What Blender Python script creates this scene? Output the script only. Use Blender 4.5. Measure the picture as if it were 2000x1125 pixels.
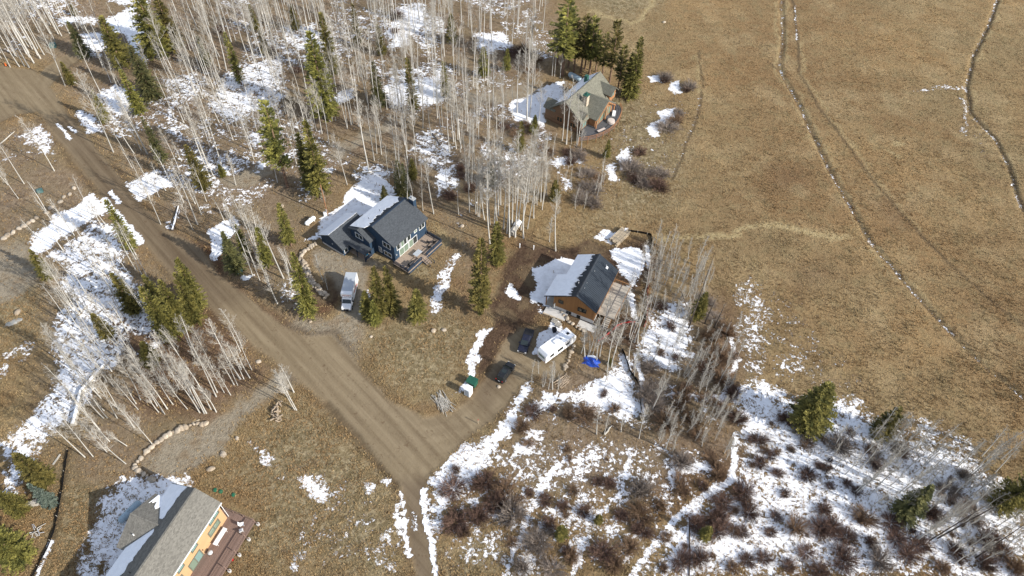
import bpy, bmesh, math, random
import numpy as np
from mathutils import Vector, Matrix
random.seed(7); rng = np.random.default_rng(11)
R = math.radians
scn = bpy.context.scene
for o in list(bpy.data.objects): bpy.data.objects.remove(o)

# ------------------------------------------------------------------ camera
F_PX, NADIR, CAM_H = 1387.0, (955.0, 1710.0), 115.0      # focal length in photo pixels, vanishing point of verticals
_d = np.array([NADIR[0]-1000, -(NADIR[1]-562.5), -F_PX]); _d /= np.linalg.norm(_d)
_up = -_d
_f = np.array([0, 0, -1.0]); _f = _f-_up*_f.dot(_up); _f /= np.linalg.norm(_f)
CR = np.array([np.cross(_f, _up), _f, _up])
CC = np.array([0, 0, CAM_H])
cam = bpy.data.cameras.new('Camera'); cam.sensor_width = 36; cam.lens = 36*F_PX/2000
cam.clip_start = 1; cam.clip_end = 6000
camo = bpy.data.objects.new('Camera', cam); scn.collection.objects.link(camo)
m = Matrix([list(r) for r in CR]).to_4x4(); m.translation = Vector(CC); camo.matrix_world = m
scn.camera = camo

def G(px, py, z=0.0):
    """photo pixel -> point of the horizontal plane at height z"""
    v = CR @ np.array([px-1000, -(py-562.5), -F_PX]); t = (z-CAM_H)/v[2]
    return CC+v*t
def GA(pts, z=0.0): return np.array([G(a, b, z)[:2] for a, b in pts])
def PX(p):
    c = CR.T @ (np.array(p)-CC); return 1000+F_PX*c[0]/-c[2], 562.5-F_PX*c[1]/-c[2]

# ------------------------------------------------------------------ light
SUN_EL, SHADOW_AZ = 28.7, 153.0
w = bpy.data.worlds.new('World'); scn.world = w; w.use_nodes = True
nt = w.node_tree; nt.nodes.clear()
sky = nt.nodes.new('ShaderNodeTexSky'); sky.sky_type = 'NISHITA'; sky.sun_disc = False
sky.sun_elevation = R(SUN_EL); sky.sun_rotation = R(117); sky.altitude = 800; sky.dust_density = 1.5
bg = nt.nodes.new('ShaderNodeBackground'); bg.inputs[1].default_value = 0.15
out = nt.nodes.new('ShaderNodeOutputWorld')
pale_mix = nt.nodes.new('ShaderNodeMix'); pale_mix.data_type = 'RGBA'; pale_mix.inputs[0].default_value = 0.36     # pale tone added to the unseen sky, makes the fill in shade less blue
pale_mix.inputs[7].default_value = (4.5, 4.7, 5.2, 1)
nt.links.new(sky.outputs[0], pale_mix.inputs[6]); nt.links.new(pale_mix.outputs[2], bg.inputs[0]); nt.links.new(bg.outputs[0], out.inputs[0])
sl = bpy.data.lights.new('Sun', 'SUN'); sl.energy = 4.9; sl.angle = R(0.53); sl.color = (1.0, 0.95, 0.87)
so = bpy.data.objects.new('Sun', sl); scn.collection.objects.link(so)
sd = Vector((math.cos(R(SHADOW_AZ))*math.cos(R(SUN_EL)), math.sin(R(SHADOW_AZ))*math.cos(R(SUN_EL)), -math.sin(R(SUN_EL))))
so.rotation_euler = sd.to_track_quat('-Z', 'Y').to_euler(); so.location = (200, -100, 150)
vs = scn.view_settings; vs.view_transform = 'Standard'; vs.look = 'None'; vs.gamma = 1; vs.use_curve_mapping = False
vs.exposure = 0.45

# ------------------------------------------------------------------ helpers
col = scn.collection
def tag(o, label=None, cat=None, group=None, kind=None):
    if label: o['label'] = label
    if cat: o['category'] = cat
    if group: o['group'] = group
    if kind: o['kind'] = kind
    return o
def empty(name, loc, rz=0.0):
    o = bpy.data.objects.new(name, None); col.objects.link(o)
    o.location = loc; o.rotation_euler = (0, 0, rz); o.empty_display_size = 0.3
    return o
def link(name, me, parent=None):
    o = bpy.data.objects.new(name, me); col.objects.link(o); o.parent = parent
    return o
def copy_tree(o, parent=None):
    c = o.copy(); col.objects.link(c); c.parent = parent
    for ch in list(o.children): copy_tree(ch, c)
    return c

def np_mesh(name, V, Fc, mat, smooth=False):
    """mesh from numpy verts and an (n,3) or (n,4) face array"""
    me = bpy.data.meshes.new(name)
    V = np.asarray(V, np.float32); Fc = np.asarray(Fc, np.int32)
    k = Fc.shape[1]
    me.vertices.add(len(V)); me.vertices.foreach_set('co', V.ravel())
    me.loops.add(Fc.size); me.loops.foreach_set('vertex_index', Fc.ravel())
    me.polygons.add(len(Fc)); me.polygons.foreach_set('loop_start', np.arange(0, Fc.size, k, dtype=np.int32))
    if smooth: me.polygons.foreach_set('use_smooth', np.ones(len(Fc), bool))
    me.update(calc_edges=True); me.materials.append(mat)
    return me

class MB:
    """collects shapes into one mesh"""
    def __init__(s): s.v = []; s.f = []
    def add(s, vs, fs):
        n = len(s.v); s.v += [tuple(v) for v in vs]; s.f += [tuple(n+i for i in f) for f in fs]; return s
    def box(s, x0, x1, y0, y1, z0, z1):
        return s.add([(x0,y0,z0),(x1,y0,z0),(x1,y1,z0),(x0,y1,z0),(x0,y0,z1),(x1,y0,z1),(x1,y1,z1),(x0,y1,z1)],
                     [(3,2,1,0),(4,5,6,7),(0,1,5,4),(1,2,6,5),(2,3,7,6),(3,0,4,7)])
    def prism(s, poly, ax, a0, a1):
        """closed polygon in the two axes other than ax, extruded a0..a1"""
        n = len(poly)
        def pt(p, a): return {'x': (a, p[0], p[1]), 'y': (p[0], a, p[1]), 'z': (p[0], p[1], a)}[ax]
        vs = [pt(p, a0) for p in poly]+[pt(p, a1) for p in poly]
        fs = [tuple(range(n)), tuple(range(2*n-1, n-1, -1))]+[(i, i+n, (i+1) % n+n, (i+1) % n) for i in range(n)]
        return s.add(vs, fs)
    def slab(s, q, t):
        """quad (or polygon) in space given a vertical thickness t downward"""
        n = len(q); vs = [tuple(p) for p in q]+[(p[0], p[1], p[2]-t) for p in q]
        fs = [tuple(range(n)), tuple(range(2*n-1, n-1, -1))]+[(i, i+n, (i+1) % n+n, (i+1) % n) for i in range(n)]
        return s.add(vs, fs)
    def tube(s, pts, rad, n=6, cap=True):
        pts = [Vector(p) for p in pts]
        if not hasattr(rad, '__len__'): rad = [rad]*len(pts)
        base = len(s.v); rings = []
        for i, p in enumerate(pts):
            t = (pts[min(i+1, len(pts)-1)]-pts[max(i-1, 0)]).normalized()
            a = t.cross(Vector((0.31, 0.95, 0.07))).normalized(); b = t.cross(a)
            for k in range(n):
                c = 2*math.pi*k/n; s.v.append(tuple(p+(a*math.cos(c)+b*math.sin(c))*rad[i]))
        for i in range(len(pts)-1):
            for k in range(n):
                k2 = (k+1) % n; o = base+i*n
                s.f.append((o+k, o+k2, o+n+k2, o+n+k))
        if cap:
            s.f.append(tuple(base+k for k in range(n-1, -1, -1))); o = base+(len(pts)-1)*n
            s.f.append(tuple(o+k for k in range(n)))
        return s
    def ribbon(s, a, b, w0, w1, up=(0, 0, 1)):
        a = Vector(a); b = Vector(b); t = b-a; sd_ = t.cross(Vector(up))
        if sd_.length < 1e-5: sd_ = Vector((1, 0, 0))
        sd_.normalize()
        return s.add([a-sd_*w0, a+sd_*w0, b+sd_*w1, b-sd_*w1], [(0, 1, 2, 3)])
    def build(s, name, mat, parent=None, smooth=False, bevel=0):
        me = bpy.data.meshes.new(name); me.from_pydata(s.v, [], s.f)
        bm = bmesh.new(); bm.from_mesh(me); bmesh.ops.recalc_face_normals(bm, faces=bm.faces)
        if bevel: bmesh.ops.bevel(bm, geom=[e for e in bm.edges], offset=bevel, segments=2, affect='EDGES', clamp_overlap=True)
        bm.to_mesh(me); bm.free()
        if smooth:
            for p in me.polygons: p.use_smooth = True
        me.materials.append(mat)
        return link(name, me, parent)
def box(name, mat, parent, *a, bevel=0): return MB().box(*a).build(name, mat, parent, bevel=bevel)

# ---------------------------------------------------------------- numpy value noise
def _h(ix, iy, sd_):
    n = (ix.astype(np.int64)*374761393+iy.astype(np.int64)*668265263+sd_*974634777) & 0x7fffffff
    n = ((n ^ (n >> 13))*1274126177) & 0x7fffffff
    return ((n ^ (n >> 16)) & 0xffff)/65535.0
def vnoise(x, y, sd_=0):
    xi = np.floor(x); yi = np.floor(y); fx = x-xi; fy = y-yi
    fx = fx*fx*(3-2*fx); fy = fy*fy*(3-2*fy)
    a = _h(xi, yi, sd_); b = _h(xi+1, yi, sd_); c = _h(xi, yi+1, sd_); d = _h(xi+1, yi+1, sd_)
    return (a*(1-fx)+b*fx)*(1-fy)+(c*(1-fx)+d*fx)*fy
def fbm(x, y, sd_=0, o=4):
    r = 0; a = .5; t = 0
    for i in range(o):
        r = r+a*vnoise(x, y, sd_+i*17); t += a; a *= .5; x = x*2.03+3.1; y = y*2.03+1.7
    return r/t-.5
def sstep(a, b, x):
    t = np.clip((x-a)/(b-a), 0, 1); return t*t*(3-2*t)
def sd_poly(P, V):
    """signed distance, positive inside"""
    d = np.full(len(P), 1e9); ins = np.zeros(len(P), bool); n = len(V)
    for i in range(n):
        a = V[i]; b = V[(i+1) % n]; e = b-a; w_ = P-a
        t = np.clip((w_@e)/max(e@e, 1e-9), 0, 1); q = w_-t[:, None]*e
        d = np.minimum(d, (q*q).sum(1))
        c = ((a[1] <= P[:, 1]) & (b[1] > P[:, 1])) | ((b[1] <= P[:, 1]) & (a[1] > P[:, 1]))
        xi = a[0]+(P[:, 1]-a[1])*e[0]/(e[1] if abs(e[1]) > 1e-9 else 1e-9)
        ins ^= c & (P[:, 0] < xi)
    d = np.sqrt(d); return np.where(ins, d, -d)
def d_line(P, V):
    d = np.full(len(P), 1e9)
    for i in range(len(V)-1):
        a = V[i]; e = V[i+1]-a; w_ = P-a
        t = np.clip((w_@e)/max(e@e, 1e-9), 0, 1); q = w_-t[:, None]*e
        d = np.minimum(d, (q*q).sum(1))
    return np.sqrt(d)
def pruned(fn, P, V, pad, out_):
    lo = V.min(0)-pad; hi = V.max(0)+pad
    k = np.all((P >= lo) & (P <= hi), 1)
    r = np.full(len(P), out_, float)
    if k.any(): r[k] = fn(P[k], V)
    return r
# ================================================================== what covers the ground, traced on the photo
# snow patches: (value, feather in m, [photo pixels])
SNOW = [
 (.28, 6, [(500,860),(640,880),(770,940),(800,1140),(520,1140),(560,980)]), (.38, 6, [(850,900),(1000,840),(1260,830),(1440,870),(1430,960),(1240,1140),(860,1140)]), (.27, 6, [(1400,500),(1560,560),(1740,760),(1700,800),(1480,770)]), (.3, 5, [(1000,760),(1100,740),(1280,700),(1440,760),(1430,860),(1040,860)]), (.27, 5, [(-10,230),(90,240),(150,330),(60,330),(-10,340)]), (.24, 6, [(1850,150),(1940,230),(2000,420),(1940,380),(1870,280)]), (.25, 6, [(1130,280),(1340,140),(1380,240),(1310,380),(1140,420)]),
 (1.15, 2, [(55,492),(60,465),(110,420),(160,385),(190,372),(208,384),(216,418),(178,438),(140,462),(112,474),(98,492),(80,502)]),
 (.72, 3, [(85,505),(130,470),(190,430),(238,438),(262,480),(255,520),(295,560),(330,622),(312,655),(255,662),(243,722),(205,735),(185,772),(140,832),(95,858),(65,905),(45,965),(0,970),(0,855),(40,820),(62,790),(92,765),(100,720),(92,690),(95,650),(104,610),(135,585),(105,562),(118,535)]),
 (.62, 3, [(0,695),(55,662),(75,665),(60,700),(30,715),(10,745),(0,750)]),
 (.66, 4, [(300,560),(330,600),(320,650),(290,650),(250,690),(300,700),(330,660)]),
 (.9, 2, [(138,228),(160,214),(185,232),(203,250),(206,266),(172,264),(150,246)]),
 (.85, 2, [(230,362),(262,345),(300,335),(332,330),(338,368),(300,384),(262,396),(236,382)]),
 (.7, 3, [(30,260),(80,240),(108,262),(112,300),(80,300),(45,290)]),
 (.65, 3, [(0,300),(28,298),(30,320),(0,326)]),
 (1.15, 1, [(408,445),(440,428),(470,418),(466,442),(446,470),(432,506),(415,504),(404,480)]),
 (.95, 1, [(470,530),(495,540),(490,552),(470,545)]),
 (1.15, 2, [(195,38),(240,20),(268,8),(274,52),(287,92),(294,130),(264,112),(238,66),(210,58)]),
 (.8, 3, [(96,38),(120,28),(190,30),(202,52),(150,52),(110,56)]),
 (.85, 3, [(150,60),(212,60),(218,104),(168,112)]),
 (.85, 3, [(180,182),(225,160),(262,165),(272,212),(232,240),(196,222)]),
 (.85, 3, [(200,-10),(300,-15),(290,10),(240,16)]),
 (.70, 4, [(420,150),(470,120),(560,108),(566,160),(545,214),(482,232),(432,242),(400,204)]),
 (.66, 3, [(540,52),(612,40),(642,88),(600,104),(556,92)]),
 (.60, 4, [(298,212),(338,196),(352,230),(380,250),(350,280),(312,262)]),
 (.60, 4, [(300,150),(400,140),(420,190),(350,200)]),
 (.57, 4, [(470,250),(520,240),(540,270),(500,300),(470,280)]),
 (.85, 2, [(492,318),(530,308),(525,330),(500,345)]),
 (.95, 2, [(640,192),(668,172),(694,166),(692,192),(655,212)]),
 (.88, 3, [(745,62),(776,12),(815,4),(852,28),(806,80),(764,112)]),
 (.60, 4, [(800,36),(860,18),(884,60),(850,100),(810,96)]),
 (.63, 4, [(700,120),(750,112),(760,142),(720,152)]),
 (1.0, 3, [(742,168),(812,150),(872,140),(864,200),(808,208),(752,210)]),
 (.57, 4, [(730,140),(850,110),(900,130),(880,170),(740,180)]),
 (.60, 4, [(800,252),(866,244),(894,288),(872,342),(822,332),(794,300)]),
 (.8, 3, [(850,332),(902,308),(893,372),(858,384)]),
 (.85, 3, [(928,292),(950,270),(958,310),(936,314)]),
 (.85, 3, [(920,62),(1000,58),(1000,100),(940,108)]),
 (1.15, 2, [(985,206),(1030,184),(1070,166),(1108,158),(1098,190),(1072,214),(1062,238),(1048,252),(1000,236)]),
 (.85, 3, [(1062,318),(1084,302),(1132,288),(1144,318),(1086,332)]),
 (.85, 3, [(1082,334),(1118,342),(1110,372),(1090,376)]),
 (1.1, 1, [(1258,150),(1290,145),(1296,162),(1270,166)]),
 (.95, 1, [(1304,155),(1332,160),(1326,186),(1312,180)]),
 (1.1, 1, [(1256,246),(1288,222),(1320,208),(1312,230),(1292,242),(1288,266),(1266,264)]),
 (1.1, 1, [(1208,302),(1230,284),(1242,310),(1216,332)]),
 (.95, 1, [(1184,320),(1205,314),(1218,356),(1192,352)]),
 (1.2, 1, [(594,472),(626,438),(642,416),(680,376),(705,350),(748,344),(790,380),(750,400),(690,430),(640,462)]),
 (.72, 3, [(688,345),(700,318),(742,308),(775,338),(760,366),(712,382)]),
 (.9, 2, [(838,585),(862,530),(896,494),(908,504),(884,532),(874,606),(846,618)]),
 (1.15, 1, [(902,742),(925,680),(942,640),(960,634),(956,672),(936,712),(922,746),(892,766),(884,752)]),
 (.7, 2, [(832,778),(880,760),(900,752),(905,765),(862,780)]),
 (1.3, 1, [(1034,568),(1045,540),(1060,520),(1090,507),(1128,503),(1128,540),(1085,600),(1062,604),(1044,592)]),
 (1.1, 1, [(1196,486),(1230,474),(1254,478),(1258,512),(1247,562),(1226,548),(1192,510)]),
 (1.0, 1, [(1160,472),(1190,449),(1228,449),(1226,462),(1196,474)]),
 (1.1, 1, [(984,577),(1004,556),(1018,592),(990,592)]),
 (1.2, 1, [(1028,694),(1040,662),(1056,640),(1076,622),(1098,648),(1072,684),(1050,706),(1038,708)]),
 (1.0, 1, [(1045,620),(1055,598),(1062,600),(1056,620)]),
 (.8, 1, [(694,602),(712,564),(726,602),(706,614)]),
 (.95, 3, [(1090,768),(1120,748),(1168,734),(1196,716),(1212,688),(1228,700),(1242,742),(1252,790),(1246,822),(1194,822),(1150,796),(1112,794),(1060,822),(1010,850),(1020,800),(1050,775)]),
 (.93, 2, [(818,950),(868,892),(918,862),(958,830),(1000,790),(1028,738),(1048,752),(1014,826),(966,878),(958,930),(900,966)]),
 (.8, 3, [(830,960),(900,900),(966,880),(990,900),(950,940),(885,1000),(866,1070),(852,1125),(836,1135),(826,1030)]),
 (.72, 3, [(965,880),(1030,830),(1070,840),(1040,900),(990,930)]),
 (.85, 3, [(1232,690),(1262,640),(1310,585),(1334,574),(1352,616),(1362,692),(1322,732),(1272,724)]),
 (.9, 1, [(1218,560),(1236,558),(1256,620),(1254,634),(1236,636)]),
 (.46, 5, [(1418,545),(1462,530),(1502,545),(1534,642),(1506,735),(1442,745),(1424,645)]),
 (.36, 5, [(1500,640),(1560,660),(1640,700),(1660,730),(1560,760),(1490,750)]),
 (.8, 4, [(1415,765),(1478,728),(1524,756),(1600,768),(1682,766),(1696,802),(1774,850),(1900,880),(1944,920),(2010,960),(2010,1140),(1236,1140),(1270,1078),(1332,1000),(1424,946),(1436,850)]),
 (.88, 3, [(1060,930),(1100,900),(1166,892),(1178,912),(1090,944),(1066,992),(1044,1052),(1064,1130),(985,1130),(1010,1060)]),
 (.78, 4, [(1176,934),(1230,888),(1256,930),(1206,1000),(1236,1042),(1186,1064)]),
 (.85, 3, [(1298,924),(1360,888),(1404,908),(1322,974),(1290,960)]),
 (.68, 4, [(1080,960),(1160,950),(1180,1020),(1130,1080),(1090,1030)]),
 (.9, 2, [(1118,1040),(1170,1000),(1160,1060),(1140,1125),(1118,1125)]),
 (.95, 3, [(158,1040),(205,958),(292,922),(362,918),(378,942),(335,1010),(300,1060),(240,1130),(162,1110)]),
 (.85, 2, [(130,1140),(160,1078),(240,1130),(235,1145)]),
 (.7, 2, [(490,870),(532,868),(556,912),(512,908)]),
 (.92, 2, [(568,936),(598,920),(648,966),(642,1004),(598,1006)]),
 (.6, 2, [(545,905),(560,930),(546,950),(538,925)]),
 (.5, 3, [(700,1140),(720,1060),(760,1010),(780,1030),(785,1140)]),
 (.5, 3, [(540,1120),(610,1040),(640,1060),(600,1130)]),
 (.8, 1, [(713,932),(745,930),(742,955),(722,952)]),
 (.95, 1, [(752,930),(768,928),(768,948),(752,948)]),
 (1.0, 1, [(776,968),(790,975),(800,1060),(790,1085),(778,1010)]),
 (1.0, 1, [(812,945),(832,935),(842,1030),(855,1130),(846,1130),(832,1050),(820,985)]),
 (.52, 3, [(1755,172),(1830,165),(1882,160),(1884,176),(1800,180)]),
 (.55, 3, [(1868,190),(1890,185),(1900,270),(1880,275)]),
 (.5, 3, [(1700,880),(1780,800),(1900,850),(1960,930),(1900,930)]),
 (.8, 2, [(340,395),(350,385),(345,440),(325,450)]),
 (.62, 3, [(380,400),(420,395),(410,420),(380,425)]),
 (.62, 3, [(700,300),(745,330),(740,345),(700,340)]),
]
# thin snow: (value, half width m, pixels)
SNOWLINE = [
 (1.0, .9, [(205,390),(225,418),(250,445),(275,474)]),
 (1.0, .35, [(112,240),(124,255),(138,272)]), (1.0, .45, [(134,246),(146,258)]), (1.0, .45, [(217,374),(233,394)]),
 (.33, .6, [(1527,0),(1530,80),(1523,135),(1560,200),(1592,270),(1615,320),(1660,400),(1700,470),(1760,540),(1850,640),(1910,700),(2000,775)]),
 (.32, .65, [(1948,0),(1930,50),(1900,110),(1888,170),(1895,220),(1945,270),(1970,320),(1985,375),(2000,410)]),
 (.29, .8, [(1366,190),(1360,230),(1330,300),(1310,350)]),
 (.5, .4, [(1552,10),(1556,80)]),
 (.95, .5, [(100,1060),(85,1095),(72,1125)]),
 (.75, .6, [(1405,800),(1420,760),(1440,700),(1428,660)]),
 (.9, .5, [(1240,690),(1252,740),(1254,800)]),
 (.8, .5, [(1085,772),(1250,765),(1420,778)]),
 (1.0, .5, [(1345,1125),(1346,1010),(1400,940)]),
 (.9, .8, [(20,935),(60,900)]), (.85, .45, [(783,962),(788,1010),(795,1050),(800,1085)]), (1.0, .5, [(824,955),(832,1010),(838,1050),(853,1130)]), (.7, .5, [(806,1000),(810,1030)]), (.8, .6, [(985,1130),(1012,1060),(1040,990),(1062,935),(1100,902),(1165,893)]), (.75, .6, [(1120,1125),(1140,1060),(1170,1000),(1215,960),(1230,895)]), (.85, .7, [(1236,1125),(1270,1075),(1330,1000),(1380,965),(1430,935),(1436,850)]), (.6, .5, [(1060,990),(1100,1010),(1150,1000),(1190,1030)]), (.6, .5, [(900,970),(960,990),(1000,940),(1040,900)]),
 (1.0, .5, [(1262,480),(1266,520)]),
]
ROADS = [
 (.8, [(-20,126),(70,135),(100,168),(140,228),(180,278),(222,328),(262,383),(330,447),(390,480),(430,535),(500,590),(560,638),(606,656),(650,652),(690,690),(720,735),(770,785),(830,812),(880,805),(920,772),(950,735),(985,665),(1012,640),(1060,640),(1040,690),(1110,690),(1100,740),(1050,735),(1020,755),(970,815),(900,870),(840,935),(828,965),(842,1060),(853,1140),(808,1140),(794,1040),(780,955),(740,905),(690,850),(620,775),(520,695),(430,625),(340,545),(270,465),(195,378),(150,325),(105,262),(72,218),(30,225),(-20,250)]),
 (.5, [(70,150),(110,118),(146,98),(168,106),(125,140),(95,172)]),
]
GRAVEL = [
 (1.5, [(552,640),(606,622),(650,622),(700,616),(705,650),(690,700),(650,690),(600,665)]),
 (1.0, [(600,655),(645,650),(698,628),(716,602),(708,560),(716,530),(745,520),(700,500),(660,492),(628,478),(612,500),(612,525),(640,545),(664,590),(640,622),(590,642)]),
 (1.0, [(490,772),(520,742),(556,722),(585,745),(545,765),(462,832),(422,882),(382,915),(330,928),(288,922),(284,902),(330,860),(400,835),(440,812)]),
 (1.5, [(-20,485),(52,472),(58,510),(78,545),(40,580),(-20,600)]),
 (.8, [(636,300),(690,268),(752,236),(762,250),(700,286),(660,312)]),
 (.8, [(425,352),(470,335),(535,325),(540,345),(490,362),(440,372)]),
 (1.0, [(905,192),(980,172),(1052,160),(1050,188),(980,200),(930,204)]),
]
DIRT = [
 (1.5, [(955,628),(972,545),(988,500),(1028,458),(1082,490),(1140,466),(1196,492),(1192,482),(1262,458),(1284,520),(1256,560),(1246,650),(1184,660),(1120,645),(1050,620),(1004,664),(962,722),(934,748),(925,765),(938,694)]),
 (1.0, [(640,595),(660,560),(640,545),(610,560),(625,600)]),
 (1.0, [(1160,640),(1250,620),(1250,680),(1170,670)]),
 (1.5, [(905,790),(960,720),(985,700),(960,750),(915,800)]),
]
LITTER = [   # aspen leaf litter under the woods
 (6, [(-30,-20),(1080,-20),(1095,120),(1060,200),(1110,260),(1100,320),(1010,400),(960,430),(900,560),(860,500),(845,440),(800,370),(690,350),(580,470),(610,600),(560,640),(430,540),(330,450),(180,280),(140,200),(90,120),(-30,120)]),
 (5, [(-30,250),(60,230),(190,370),(270,465),(420,620),(510,700),(500,760),(330,880),(270,920),(130,900),(60,850),(40,760),(100,600),(110,560),(60,470),(-30,480)]),
 (5, [(1030,740),(1120,700),(1260,660),(1300,560),(1350,560),(1450,650),(1440,860),(1300,960),(1000,1000),(960,900)]),
]
RUST = [   # dark reddish leaves and bare stems
 (2, 1.0, [(270,435),(330,455),(395,485),(430,540),(500,590),(590,640),(600,660),(540,640),(470,590),(400,535),(330,460)]),
 (3, .6, [(180,640),(330,560),(470,640),(510,720),(480,760),(400,800),(300,800)]),
 (2, .8, [(600,560),(660,520),(665,560),(650,600),(610,600)]),
 (4, .55, [(1400,560),(1440,620),(1430,740),(1380,700),(1390,620)]),
 (4, .45, [(1240,950),(1300,860),(1430,840),(1430,940),(1300,1000)]),
 (5, .45, [(1500,330),(1570,330),(1580,370),(1500,380)]),
 (4, .4, [(1700,400),(1760,390),(1780,460),(1720,470)]),
 (4, .35, [(1560,520),(1640,520),(1650,570),(1570,580)]),
 (3, .5, [(880,560),(940,600),(950,640),(880,630)]),
 (3, .55, [(820,820),(890,800),(880,820),(840,825)]),
]
PALE = [(.8, .85, [(1285,462),(1340,460),(1420,455),(1480,440),(1540,446),(1650,462)]), (.6, .8, [(1150,22),(1200,38),(1232,46),(1262,20),(1280,-5)]),
 (.6, .7, [(1732,295),(1752,305)]), (.6, .7, [(1752,278),(1762,285)]), (.45, .5, [(1533,0),(1536,80),(1529,135),(1566,200),(1598,270),(1668,400),(1708,470),(1768,540),(1918,700),(2008,775)]),
 (.45, .5, [(1955,0),(1937,50),(1907,110),(1895,170),(1903,225),(1952,272),(1977,320),(1992,375)]), (.35, .4, [(1518,0),(1521,80),(1514,135),(1551,200),(1583,270),(1651,400),(1691,470),(1751,540)]), (.5, .45, [(1566,80),(1568,140),(1608,210),(1668,290),(1728,370),(1798,450)]), (.9, .55, [(870,480),(850,440)]), (.9, .7, [(975,560),(962,620),(948,660)]),
 (.5, .5, [(1360,110),(1373,180)])]
TRACK = [(.3, [(1525,0),(1528,80),(1521,135),(1558,200),(1590,270),(1613,320),(1658,400),(1698,470),(1758,540),(1848,640),(1908,700),(2000,777)]), (.35, [(1951,0),(1933,50),(1903,110),(1891,170),(1898,220),(1948,270),(1973,320),(1988,375),(2003,410)]), (.35, [(1548,0),(1558,80),(1560,140),(1600,210),(1660,290),(1720,370),(1790,450),(1860,520),(1940,590),(2000,635)]),
 (.3, [(1372,180),(1362,230),(1334,300),(1314,350)]), (.25, [(1364,100),(1374,170)]), (.5, [(636,786),(700,855),(752,925),(774,948)]),
 (.3, [(1500,120),(1528,142)]), (.5, [(133,880),(120,960),(110,1010),(95,1070),(65,1125)])]
DITCH = [(.9, .5, SNOWLINE[4][2]), (.9, .5, SNOWLINE[5][2]), (.5, .35, TRACK[5][1])]
CENTRE = [([(-10,165),(85,200),(125,250),(205,355),(300,460),(400,555),(520,650),(640,735),(740,812),(815,885),(818,960),(830,1060),(842,1135)],), ([(740,812),(830,850),(900,835),(960,780),(1005,715),(1060,690)],), ([(600,640),(660,690),(740,790)],), ([(110,120),(75,165),(85,200)],)]
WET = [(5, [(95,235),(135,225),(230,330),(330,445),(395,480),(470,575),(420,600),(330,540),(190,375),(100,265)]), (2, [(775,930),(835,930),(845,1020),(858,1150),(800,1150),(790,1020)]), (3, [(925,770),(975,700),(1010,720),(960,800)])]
GREEN = [(6, [(480,800),(560,760),(640,800),(760,925),(785,960),(792,1140),(440,1140),(500,1000),(420,930)]), (6, [(700,640),(760,630),(880,615),(935,660),(890,770),(850,800),(780,770),(720,720)]), (8, [(-20,470),(60,480),(110,560),(90,660),(0,700),(-20,700)]), (6, [(860,1140),(880,1050),(960,1040),(1000,1140)]), (5, [(120,900),(250,920),(160,1040),(130,1140),(60,1140)]), (8, [(1160,180),(1260,200),(1330,300),(1300,400),(1150,440),(1190,330)]), (6, [(1130,-10),(1285,-10),(1235,42),(1180,30)]), (2, [(650,490),(700,495),(760,520),(780,540),(720,530),(670,505)]), (2, [(800,540),(850,520),(850,545),(810,560)])]
_cv = lambda L: [tuple(a[:-1])+(GA(a[-1]),) for a in L]
SNOW, SNOWLINE, ROADS, GRAVEL, DIRT, LITTER, RUST, PALE, TRACK, DITCH, GREEN, CENTRE, WET = map(_cv, (SNOW, SNOWLINE, ROADS, GRAVEL, DIRT, LITTER, RUST, PALE, TRACK, DITCH, GREEN, CENTRE, WET))

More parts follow.
